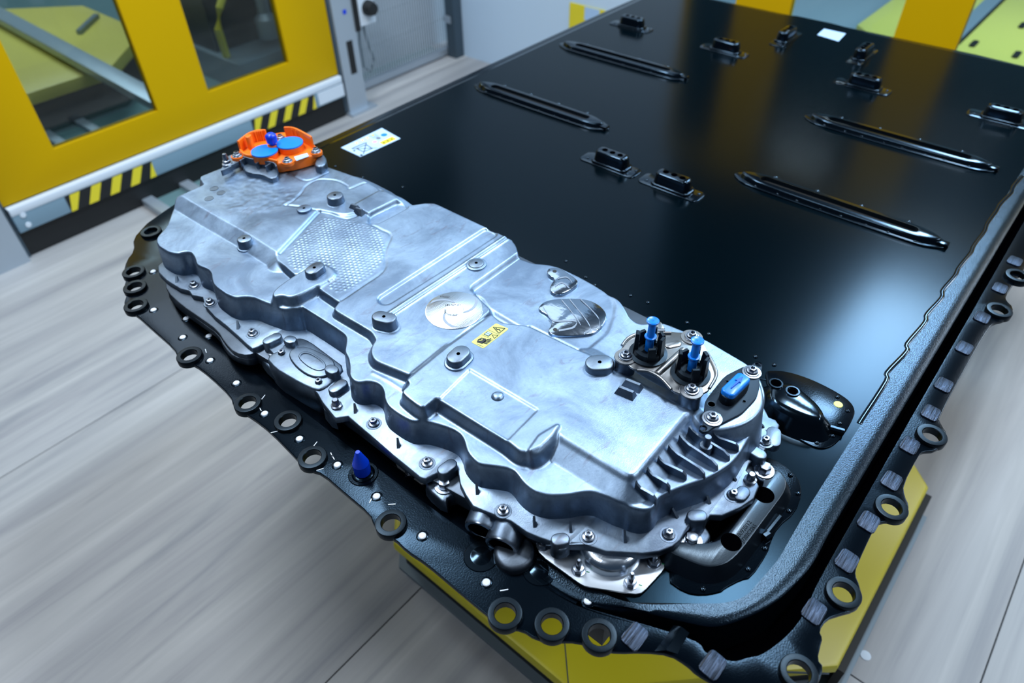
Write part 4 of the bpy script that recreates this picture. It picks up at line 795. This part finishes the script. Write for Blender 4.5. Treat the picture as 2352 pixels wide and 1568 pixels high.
for p in [(0.5916,0.3097),(0.5748,0.3091)]:
    x, y = p
    put('locating_tab', mk([(x+.010, y-.014, .095), (x-.006, y-.016, .095), (x-.010, y+.014, .095), (x+.006, y+.016, .095), (x+.004, y-.010, .109), (x, y-.010, .109), (x-.003, y+.009, .109), (x+.001, y+.010, .109)], [(0, 1, 2, 3), (4, 5, 6, 7), (0, 1, 5, 4), (1, 2, 6, 5), (2, 3, 7, 6), (3, 0, 4, 7)], 20), 'cast2', hs)
for p in [(0.6552,0.9506),(0.6522,0.9342)]:
    x, y = p
    put('locating_tab', mk([(x+.008, y-.010, .091), (x-.006, y-.012, .091), (x-.008, y+.010, .091), (x+.006, y+.012, .091), (x+.003, y-.007, .101), (x, y-.007, .101), (x-.003, y+.006, .101), (x+.001, y+.007, .101)], [(0, 1, 2, 3), (4, 5, 6, 7), (0, 1, 5, 4), (1, 2, 6, 5), (2, 3, 7, 6), (3, 0, 4, 7)], 20), 'cast2', hs)
# ---- machined round face with swirl and stamped numbers
dx_, dy_ = (.529+.5855)/2, (.639+.5699)/2
xy = [(0.5630,0.6106)][0]; xd, yd = xy
dk = put('machined_disc', lathe([(.0445, -.004), (.0440, .0010), (.0425, .0016), (0, .0016)], 64).mesh(), 'mach', hs, (xd, yd, Z1), label='bright machined round face with stamped numbers')
for k in range(3):
    a0 = k*2.1; L1 = [(xd+r*math.cos(a0+r*42), yd+r*math.sin(a0+r*42)) for r in np.linspace(.016, .041, 12)]; L2 = [(xd+r*math.cos(a0+.22+r*42), yd+r*math.sin(a0+.22+r*42)) for r in np.linspace(.016, .041, 12)]
    put('tool_mark', prism(L1+L2[::-1], Z1+.0015, Z1+.0019, 0).mesh(0), 'steel', dk)
put('centre_face', lathe([(.0145, 0), (.0140, .0005), (0, .0005)], 30).mesh(), 'mach', dk, (xd, yd, Z1+.0016))
def txt(s, size, p, z, ang, m, parent, name='lettering'): return put(name, text_mesh(s, size), m, parent, (p[0], p[1], z), ang)
txt('186767-01', .0058, [(0.5687,0.6191)][0], Z1+.0022, -math.radians(50), 'ink', dk)
txt('309163-1', .0044, [(0.5513,0.6045)][0], Z1+.0022, math.radians(130), 'inkgrey', dk)
txt('A90857', .0048, [(0.5763,0.6436)][0], Z1+.0020, -math.radians(62), 'inkgrey', dk)
txt('186767', .0034, [(0.5509,0.6173)][0], Z1+.0022, math.radians(40), 'inkgrey', dk)
# ---- kidney-shaped machined pads
def mpad(nm, pts, zt, hls, rim=True):
    o = put('machined_pad', prism(chaikin(pts, 2), ZM-.004, zt, .0012, taper=.001).mesh(50), 'mach2', hs, label=nm)
    for (x, y) in hls: put('thread_hole', lathe([(0, 0), (.0034, 0), (.0034, .0004), (0, .0004)], 14).mesh(), 'rubber', o, (x, y, zt))
    return o
k1 = mpad('small machined pad with a bright toothed edge', [(0.7326,0.5651),(0.7416,0.5667),(0.7512,0.5549),(0.7504,0.5433),(0.7447,0.5110),(0.7346,0.5043),(0.7030,0.5073),(0.6925,0.5202),(0.6957,0.5306),(0.7090,0.5384),(0.7241,0.5408),(0.7250,0.5564)], .089, [(0.7391,0.5543)])
k2 = mpad('large kidney shaped machined pad', [(0.6544,0.5202),(0.6729,0.5205),(0.6903,0.5079),(0.7138,0.4791),(0.7183,0.4571),(0.7116,0.4350),(0.6978,0.4224),(0.6714,0.4165),(0.6532,0.4203),(0.6261,0.4486),(0.6161,0.4655),(0.6211,0.4757),(0.6331,0.4776),(0.6433,0.4843),(0.6491,0.5016),(0.6483,0.5126)], .087, [(0.6287,0.4674)])
for (a, b), w in ((((600, 415), (700, 560)), .003), (((690, 415), (800, 580)), .006), (((780, 412), (920, 600)), .005)): pass
for ln in ([(0.6896,0.5022),(0.6794,0.4790),(0.6671,0.4548),(0.6623,0.4463)], [(0.6987,0.4936),(0.6859,0.4662),(0.6722,0.4389),(0.6619,0.4278),(0.6492,0.4294)], [(0.7099,0.4814),(0.6999,0.4539),(0.6898,0.4319),(0.6755,0.4206)], [(0.6587,0.5145),(0.6443,0.4876),(0.6457,0.4761),(0.6608,0.4600),(0.6616,0.4519),(0.6475,0.4501),(0.6303,0.4617)]):
    w = .0014; cc = catmull(ln, 6, False); up = [(x+w, y+w) for x, y in cc]; dn = [(x-w, y-w) for x, y in cc]
    put('tool_mark', prism(up+dn[::-1], .0865, .0876).mesh(0), 'steel', k2)
for ln in ([(0.7265,0.5385),(0.7387,0.5291),(0.7329,0.5141)], [(0.7074,0.5291),(0.7222,0.5272),(0.7193,0.5092)]):
    w = .0012; cc = catmull(ln, 6, False); put('tool_mark', prism([(x+w, y+w) for x, y in cc]+[(x-w, y-w) for x, y in cc][::-1], .0885, .0895).mesh(0), 'steel', k1)
# ---- cooling fins on the sloped right end
TIP = [(0.4655,0.2218),(0.4905,0.2222),(0.5133,0.2213),(0.5376,0.2210),(0.5597,0.2188),(0.5789,0.2166),(0.5895,0.1885)]
END = [(0.4697,0.1932),(0.4946,0.1896),(0.5216,0.1830),(0.5380,0.1673),(0.5579,0.1609),(0.5806,0.1568),(0.6015,0.1554)]
for (tx, ty), (ex, ey) in zip(TIP, END):
    L_ = math.hypot(ex-tx, ey-ty); ux, uy = (ex-tx)/L_, (ey-ty)/L_; px, py = -uy*.0015, ux*.0015
    pr_ = [(0, .050), (0, .101), (.10, .0965), (.25, .0930), (.55, .0920), (.82, .0905), (.95, .086), (1.0, .077), (1.0, .045)]
    v = []
    for s_ in (1, -1): v += [(tx+ux*L_*t_+px*s_, ty+uy*L_*t_+py*s_, z_) for t_, z_ in pr_]
    m_ = len(pr_); f = [tuple(range(m_)), tuple(range(m_, 2*m_))[::-1]]+[(i, (i+1) % m_, m_+(i+1) % m_, m_+i) for i in range(m_)]
    put('cooling_fin', mk(v, f, 30), 'cast2', hs)
x, y = [(0.5732,0.1881)][0]
put('threaded_stud', lathe([(.0085, -.03), (.0085, .004), (.0075, .006), (.0045, .0065), (.0045, .020), (.0038, .022), (0, .022)], 20).mesh(), 'cast2', hs, (x, y, .085))
# ---- end tower under the black connector plate
put('connector_tower', prism(chaikin([(0.5808,0.2032),(0.6440,0.2183),(0.7057,0.2129),(0.7144,0.1919),(0.6858,0.1676),(0.6560,0.1562),(0.6232,0.1618),(0.5914,0.1837)], 2), .03, .104, .004, taper=.012).mesh(60), 'cast', hs)
for p in [(0.6910,0.1409)]:
    put('cast_ear', prism(stadium(p[0], p[1], .008, .010, .4), .024, .036, .002).mesh(), 'cast2', hs)
# ---- warning label
c = [(0.5204,0.5356),(0.5740,0.5351),(0.5766,0.5123),(0.5217,0.5129)]
wl = put('warning_label', prism([quad(c, u, v) for u, v in rrect(0, 0, 1, 1, .08)], .0988, .0993).mesh(0), 'lyel', hs, label='yellow warning label with shock and glove symbols')
z = .0993
def ring_tri(c, P, w, z, m, parent):
    for i in range(3): bar('print_line', c, P[i], P[(i+1) % 3], w, z, m, parent)
ring_tri(c, [(.70, .80), (.95, .80), (.82, .12)], .0012, z, 'ink', wl)
for p, q in (((.80, .72), (.84, .52)), ((.84, .52), (.79, .52)), ((.79, .52), (.83, .30))): bar('print_line', c, p, q, .0016, z, 'ink', wl)
patch('print_book', c, R4(.44, .12, .60, .50), z, 'ink', wl); patch('print_page', c, R4(.455, .17, .515, .46), z+.0003, 'white', wl); patch('print_page', c, R4(.53, .17, .585, .46), z+.0003, 'white', wl)
ring_tri(c, [(.47, .90), (.62, .90), (.545, .58)], .0009, z, 'ink', wl)
patch('print_hand', c, [(.08, .30), (.18, .18), (.30, .24), (.33, .52), (.26, .70), (.12, .66)], z, 'ink', wl)
for k in range(4): bar('print_finger', c, (.16+.05*k, .60), (.20+.05*k, .92), .0016, z, 'ink', wl)
bar('print_zigzag', c, (.16, .30), (.22, .46), .0012, z+.0003, 'lyel', wl); bar('print_zigzag', c, (.20, .46), (.27, .34), .0012, z+.0003, 'lyel', wl)
for p, q in (((.32, .60), (.37, .78)), ((.37, .78), (.43, .72))): bar('print_line', c, p, q, .0010, z, 'ink', wl)
bar('print_line', c, (.40, .04), (.40, .96), .0005, z, 'inkgrey', wl); bar('print_line', c, (.66, .04), (.66, .96), .0005, z, 'inkgrey', wl); bar('print_line', c, (.04, .40), (.05, .90), .0007, z, 'inkgrey', wl)
# red inspection smears
for p, r in zip([(0.4234,0.3429)] , (.004,)): put('red_mark', prism(stadium(p[0], p[1], .004, r*.8, .6), .0795, .0835, .001).mesh(), 'red', hs)
# casting clock stamps on the left plate
for p in [(0.5311,1.2152),(0.5306,1.1909),(0.5046,1.1903)]:
    o = put('date_stamp', lathe([(.0085, 0), (.0083, .0005), (.0072, .0005), (.0070, .0001), (0, .0001)], 24).mesh(), 'cast2', hs, (p[0], p[1], .0942))
# ---- silver stud plates on the tray under the housing
def stud_plate(lbl, pts, zz, studs, m='whitep'):
    cx = sum(p[0] for p in pts)/len(pts); cy = sum(p[1] for p in pts)/len(pts)
    o = thing('stud_plate', lbl, 'plate', (cx, cy, zz-.002)); put('plate', prism(chaikin(pts, 1, .15), zz-.002, zz, .0006).mesh(), 'stampw', o)
    for x, y in studs:
        put('stud', ST, None, o, (x, y, zz)); put('paint_mark', prism(stadium(x+.006, y-.010, .0015, .0006, 2), zz, zz+.0003).mesh(0), 'green', o)
M['stampw'] = mat('satin_stamped_plate', (205, 214, 224), .34, .85, bump=.02)
stud_plate('silver stud plate on the tray under the housing, right of the coolant ports', [(0.3763,0.3011),(0.3644,0.2832),(0.3646,0.2241),(0.3659,0.2155),(0.3946,0.1659),(0.4023,0.1601),(0.4444,0.1565),(0.4527,0.1628),(0.4691,0.1877),(0.4201,0.2855)], .0055, [(0.3766,0.2342),(0.4024,0.1770),(0.4433,0.1704),(0.3762,0.2878)])
stud_plate('dark stud plate on the tray left of the near mounting ear', [(0.3685,0.5591),(0.3471,0.5143),(0.3472,0.5077),(0.3639,0.4862),(0.3908,0.4723),(0.3932,0.5285)], -.030, [(0.3606,0.5141)])

# ================================================================== ORANGE HIGH-VOLTAGE CONNECTOR
oc = [(0.6763,1.2294)][0]
hv = thing('power_connector', 'orange high voltage connector with two round blue caps on the far left of the housing', 'connector', (oc[0], oc[1], .10))
base = chaikin([(0.6067,1.2544),(0.6200,1.2542),(0.6191,1.2443),(0.6340,1.2012),(0.6445,1.1640),(0.6567,1.1593),(0.6700,1.1479),(0.7264,1.1316),(0.7347,1.1435),(0.7403,1.1707),(0.7555,1.2345),(0.7405,1.2656),(0.7051,1.2858),(0.6811,1.3041),(0.6332,1.2712)], 1)
bot = [(0.6104,1.2586),(0.6430,1.1695),(0.7318,1.1449),(0.7440,1.1578),(0.7533,1.2644),(0.7155,1.2998),(0.6479,1.2901)]
put('base_tray', prism(base, .096, .116, .003).mesh(50), 'orange', hv)
def wall(pts, z0, z1, w, m, parent, name):
    P = catmull(pts, 4, False); L_ = []; R_ = []
    for i, p in enumerate(P):
        a = Vector(P[max(i-1, 0)]); b = Vector(P[min(i+1, len(P)-1)]); d = (b-a).normalized(); n = Vector((-d.y, d.x))*w/2; p = Vector(p)
        L_.append(tuple(p+n)); R_.append(tuple(p-n))
    return put(name, prism(L_+R_[::-1], z0, z1, .0008).mesh(40), m, parent)
wall([(0.6288,1.2621),(0.6485,1.2712),(0.6671,1.2768),(0.6843,1.2727),(0.6929,1.2618)], .112, .1385, .004, 'orange', hv, 'collar')
wall([(0.7227,1.2391),(0.7329,1.2233),(0.7333,1.1934),(0.7303,1.1598)], .112, .140, .004, 'orange', hv, 'collar')
wall([(0.6288,1.2621),(0.6234,1.2383),(0.6287,1.2207),(0.6403,1.1873),(0.6475,1.1648)], .112, .122, .004, 'orange', hv, 'collar')
for p in [(0.6725,1.2759),(0.6758,1.2734),(0.6800,1.2722),(0.6833,1.2698),(0.6865,1.2670),(0.7311,1.2238),(0.7329,1.2192),(0.7326,1.2118),(0.7330,1.2055)]:
    put('clip_rib', prism(circ(p[0], p[1], .0022, 8), .112, .1375, .0006).mesh(), 'orange', hv)
put('latch', prism(stadium(*[(0.6513,1.2582)][0], .003, .005, .6), .112, .143, .002).mesh(), 'orange', hv)
for p, zt in zip([(0.6497,1.2075),(0.6982,1.1901)], (.127, .130)):
    put('socket_ring', lathe([(.0255, -.016), (.0255, -.003), (.0262, -.002), (.0, -.002)], 36).mesh(), 'orange', hv, (p[0], p[1], zt))
    put('blue_cap', lathe([(.0258, -.002), (.0263, -.0005), (.0258, .001), (.022, .0016), (0, .0024)], 36).mesh(60), 'blue', hv, (p[0], p[1], zt), label='round light blue cap')
xy = [(0.6724,1.2101)][0]
put('signal_plug', lathe([(.0062, -.032), (.0062, -.012), (.0105, -.010), (.0112, 0), (.0108, .004), (.006, .008), (0, .0085)], 20).mesh(50), 'blued', hv, (xy[0], xy[1], .146), label='small dark blue plug')
put('plug_neck', lathe([(.011, 0), (.011, .018), (0, .018)], 20).mesh(), 'orange', hv, (xy[0], xy[1], .112))
for p in [(0.6121,1.2491),(0.6614,1.1521),(0.7210,1.1399),(0.7114,1.2440)]:
    put('bolt_seat', lathe([(.012, 0), (.012, .006), (0, .006)], 20).mesh(), 'orange', hv, (p[0], p[1], .112)); put('torx_bolt', TB, None, hv, (p[0], p[1], .1178))
put('centre_screw', lathe([(.006, 0), (.006, .004), (.003, .005), (0, .005)], 16).mesh(), 'castdark', hv, (*[(0.6906,1.2315)][0], .115))
put('printed_tag', prism([(0.6818,1.1596),(0.7082,1.1518),(0.7021,1.1385),(0.6751,1.1427)], .116, .1166).mesh(0), 'white', hv, label='small white printed tag')
# aluminium cradle in front of the connector
cr = put('connector_cradle', prism(chaikin([(0.6229,1.2600),(0.6378,1.2084),(0.6483,1.1764),(0.6369,1.1537),(0.6256,1.1421),(0.6118,1.1441),(0.6122,1.1717),(0.6008,1.1937),(0.5984,1.2124)], 1), .092, .104, .002).mesh(50), 'cast2', hs)
wall([(0.6195,1.2521),(0.6204,1.2291),(0.6310,1.1969),(0.6414,1.1705),(0.6360,1.1536)], .100, .118, .0026, 'cast2', cr, 'cradle_lip')
for p in [(0.6172,1.2333),(0.6300,1.1984),(0.6349,1.1738)]: put('cradle_rib', prism(stadium(p[0]-.004, p[1], .006, .0014, .2), .100, .116).mesh(), 'cast2', cr)
put('cradle_foot', prism(chaikin([(0.7114,1.1302),(0.7329,1.1419),(0.7316,1.1269),(0.7162,1.1025),(0.6964,1.0955),(0.6914,1.1124)], 1), .085, .110, .004).mesh(50), 'cast2', hs)
x, y = [(0.5935,1.2618)][0]
put('ground_stud', lathe([(.010, -.006), (.010, 0), (.0075, .001), (.0075, .006), (.0055, .007), (.0055, .012), (.0035, .020), (0, .021)], 18).mesh(), 'steel', hs, (x, y, .106))
for p in [(0.5757,1.2348),(0.5954,1.2392)]:
    put('clip_tab', prism(stadium(p[0], p[1], .010, .002, .0), .100, .112, .0008).mesh(), 'cast2', hs)

# ================================================================== TERMINAL PLATE WITH TWO BLACK SOCKETS
tp0 = [(0.6540,0.2929)][0]
tp = thing('terminal_plate', 'stamped steel terminal plate with two black sockets on the near right of the housing', 'terminal plate', (tp0[0], tp0[1], .10))
ol = chaikin([(0.6150,0.3498),(0.6233,0.3527),(0.6338,0.3557),(0.6583,0.3582),(0.6819,0.3487),(0.7034,0.3198),(0.7092,0.3098),(0.7232,0.2927),(0.7099,0.2709),(0.6993,0.2600),(0.6748,0.2341),(0.6657,0.2280),(0.6379,0.2237),(0.6320,0.2240),(0.6187,0.2297),(0.6106,0.2396),(0.6056,0.2537),(0.6067,0.2617),(0.6167,0.2828),(0.6176,0.3012),(0.6091,0.3153),(0.6069,0.3217),(0.6113,0.3339),(0.6076,0.3408)], 1)
s1 = [(0.6435,0.3202),(0.6463,0.2565)]
put('plate', prism(ol, .112, .115, .0008, holes=[circ(x, y, .0225, 32) for x, y in s1]).mesh(40), 'stamp', tp)
for ln in ([(0.6350,0.3566),(0.6522,0.3585),(0.6676,0.3534),(0.6838,0.3377),(0.7000,0.3179)], [(0.6961,0.2597),(0.6837,0.2441),(0.6710,0.2322),(0.6592,0.2271),(0.6383,0.2241)], [(0.6068,0.3139),(0.6153,0.2999),(0.6144,0.2815),(0.6058,0.2613)]):
    put('raised_edge', tube([(x, y, .1158) for x, y in catmull(ln, 5, False)], .0022, 8).mesh(60), 'stamp', tp)
put('bead', tube([(x, y, .1152) for x, y in [(0.6176,0.2898),(0.6805,0.2866)]], .0050, 12).mesh(60), 'stamp', tp)
put('emboss', prism(stadium(*[(0.6810,0.3032)][0], .006, .0058, -.6), .1145, .1168, .001).mesh(60), 'stamp', tp)
put('lug', prism(chaikin([(0.7006,0.3430),(0.7076,0.3445),(0.7098,0.3404),(0.7043,0.3329),(0.6973,0.3274),(0.6854,0.3336)], 1), .114, .118, .001).mesh(), 'stamp', tp)
put('lug_bar', tube([(x, y, .117) for x, y in [(0.6892,0.3359),(0.6969,0.3264)]], .0035, 8).mesh(), 'steel', tp)
for p in [(0.6192,0.3401),(0.7104,0.2911),(0.6202,0.2400)]:
    put('bolt_pad', lathe([(.0155, 0), (.0150, .002), (0, .002)], 24).mesh(), 'stamp', tp, (p[0], p[1], .1145)); put('torx_bolt', TB, None, tp, (p[0], p[1], .1165), random.random())
    put('standoff', lathe([(.0145, 0), (.0140, .026), (0, .026)], 24).mesh(), 'cast2', tp, (p[0], p[1], .0865))
PLG = [(0.6401,0.3186),(0.6378,0.2565)]
for i, ((sx, sy), (bx_, by_)) in enumerate(zip(s1, PLG)):
    so = put('socket', lathe([(.0262, 0), (.0262, .003), (.0225, .004), (.0205, .0045), (.0195, .012), (.0140, .013), (.0135, .008), (0, .008)], 32).mesh(40), 'plastic', tp, (sx, sy, .1145), label='round black socket')
    for k in range(7):
        a = 2*math.pi*k/7+.3
        if k == 3: continue
        ca, sa = math.cos(a), math.sin(a); w = .0048; r0, r1 = .0150, .0195; hh = (.036, .030, .038, 0, .026, .038, .034)[k]
        q = [(sx+ca*r-sa*t_, sy+sa*r+ca*t_) for r, t_ in ((r0, -w), (r1, -w), (r1, w), (r0, w))]
        put('guide_prong', prism(q, .116, .1145+hh, .001, taper=.0012).mesh(20), 'plastic', so)
    pl = thing('sealing_plug', ('light blue stepped plug standing in the left black socket', 'light blue stepped plug standing in the right black socket nearest the black connector plate')[i], 'plug', (sx, sy, .125), 'blue plugs in the terminal sockets')
    zb, zt = .124, .176
    put('stem', lathe([(.0056, 0), (.0056, .020), (.0053, .022), (.0050, .046), (.0046, .048), (0, .048)], 20).mesh(40), 'blue', pl, (sx, sy, zb))
    put('collar', lathe([(.0056, 0), (.0080, .0004), (.0083, .0014), (.0080, .0024), (.0054, .0028)], 24).mesh(40), 'blue', pl, (sx, sy, zb+.022))
    put('head', lathe([(.0050, -.003), (.0076, -.001), (.0085, .0006), (.0084, .0022), (.0072, .0030), (.004, .0020), (.0012, .0022), (.0007, .003), (0, .0031)], 28).mesh(50), 'blue', pl, (sx, sy, zb+.049))

# ================================================================== BLACK CONNECTOR PLATE
kp0 = [(0.6471,0.1968)][0]
kp = thing('signal_connector', 'flat black lozenge connector plate with an oval collar on the right end of the housing', 'connector', (kp0[0], kp0[1], .104))
kol = chaikin([(0.5759,0.2026),(0.5810,0.2037),(0.5848,0.2024),(0.5989,0.2090),(0.6242,0.2208),(0.6790,0.2227),(0.7102,0.2121),(0.7180,0.2051),(0.7275,0.2038),(0.7317,0.1998),(0.7297,0.1934),(0.7231,0.1902),(0.7115,0.1881),(0.6871,0.1768),(0.6701,0.1720),(0.6331,0.1741),(0.6023,0.1855),(0.5890,0.1909),(0.5792,0.1923),(0.5747,0.1967)], 2, .12)
put('plate', prism(kol, .104, .108, .0012, holes=[circ(x, y, .0048, 16) for x, y in [(0.7277,0.1978),(0.5810,0.1993)]]).mesh(40), 'platebl', kp)
put('gasket', prism(inset(kol, .006), .0995, .104).mesh(), 'rubber', kp)
oa = [(0.6365,0.2022),(0.6742,0.1983)]; ocx, ocy = (oa[0][0]+oa[1][0])/2, (oa[0][1]+oa[1][1])/2
cc = [(0.6366,0.1995),(0.6753,0.1967)]; hx, hy = (cc[0][0]+cc[1][0])/2, (cc[0][1]+cc[1][1])/2; ang = math.atan2(cc[1][1]-cc[0][1], cc[1][0]-cc[0][0]); hl = math.hypot(cc[1][0]-cc[0][0], cc[1][1]-cc[0][1])/2
put('collar', prism(stadium(hx, hy, hl*.72, .0110, ang), .108, .121, .002).mesh(50), 'plastic', kp)
cp = thing('dust_cap', 'light blue oval cap with an arrow on the black connector plate', 'cap', (hx, hy, .121))
q = [(0.6319,0.1982),(0.6631,0.1947)]; qx, qy = (q[0][0]+q[1][0])/2, (q[0][1]+q[1][1])/2; ql = math.hypot(q[1][0]-q[0][0], q[1][1]-q[0][1])/2
rr_ = [(hx+math.cos(ang)*a-math.sin(ang)*b, hy+math.sin(ang)*a+math.cos(ang)*b) for a, b in rrect(-ql*.86-.009, -.0096, ql*.86+.009, .0096, .0062)]
put('cap_body', prism(rr_, .120, .1275, .0022).mesh(50), 'blue', cp)
put('arrow', prism([(hx+math.cos(ang)*a-math.sin(ang)*b, hy+math.sin(ang)*a+math.cos(ang)*b) for a, b in ((.016, 0), (.004, .0045), (.005, .0018), (-.012, .0006), (-.012, -.0006), (.005, -.0018), (.004, -.0038))], .1270, .1290, .0004).mesh(20), 'blue2', cp, label='raised arrow')
for p in [(0.7071,0.1978),(0.6009,0.1983)]:
    put('washer_ring', lathe([(.0125, 0), (.0125, .0014), (.0100, .0016), (.0100, 0)], 28).mesh(), 'steel', kp, (p[0], p[1], .108)); put('torx_bolt', TB, None, kp, (p[0], p[1], .1086), random.random())
xy = [(0.6096,0.1944)][0]; put('seal_drop', lathe([(.0035, 0), (.003, .002), (0, .0028)], 12).mesh(60), 'white', kp, (xy[0], xy[1], .108), label='white seal drop')
for p, r in zip([(0.6715,0.2153),(0.6533,0.1813),(0.6223,0.2109)], (.0028, .0026, .006)): put('mark_ring', lathe([(r, 0), (r, .0004), (r*.75, .0004), (r*.72, 0)], 18).mesh(), 'plastic', kp, (p[0], p[1], .108))
txt('TKN8.2KBL-L3', .0060, [(0.6556,0.2187)][0], .1080, ang, 'plastic', kp)
txt('137565-01', .0052, [(0.6546,0.2140)][0], .1080, ang, 'plastic', kp)
txt('280920/12', .0075, [(0.5407,0.1064)][0], .0240, math.radians(-3), 'hole', br)
txt('J7202C2265', .0065, [(0.5403,0.0993)][0], .0240, math.radians(-3), 'hole', br)
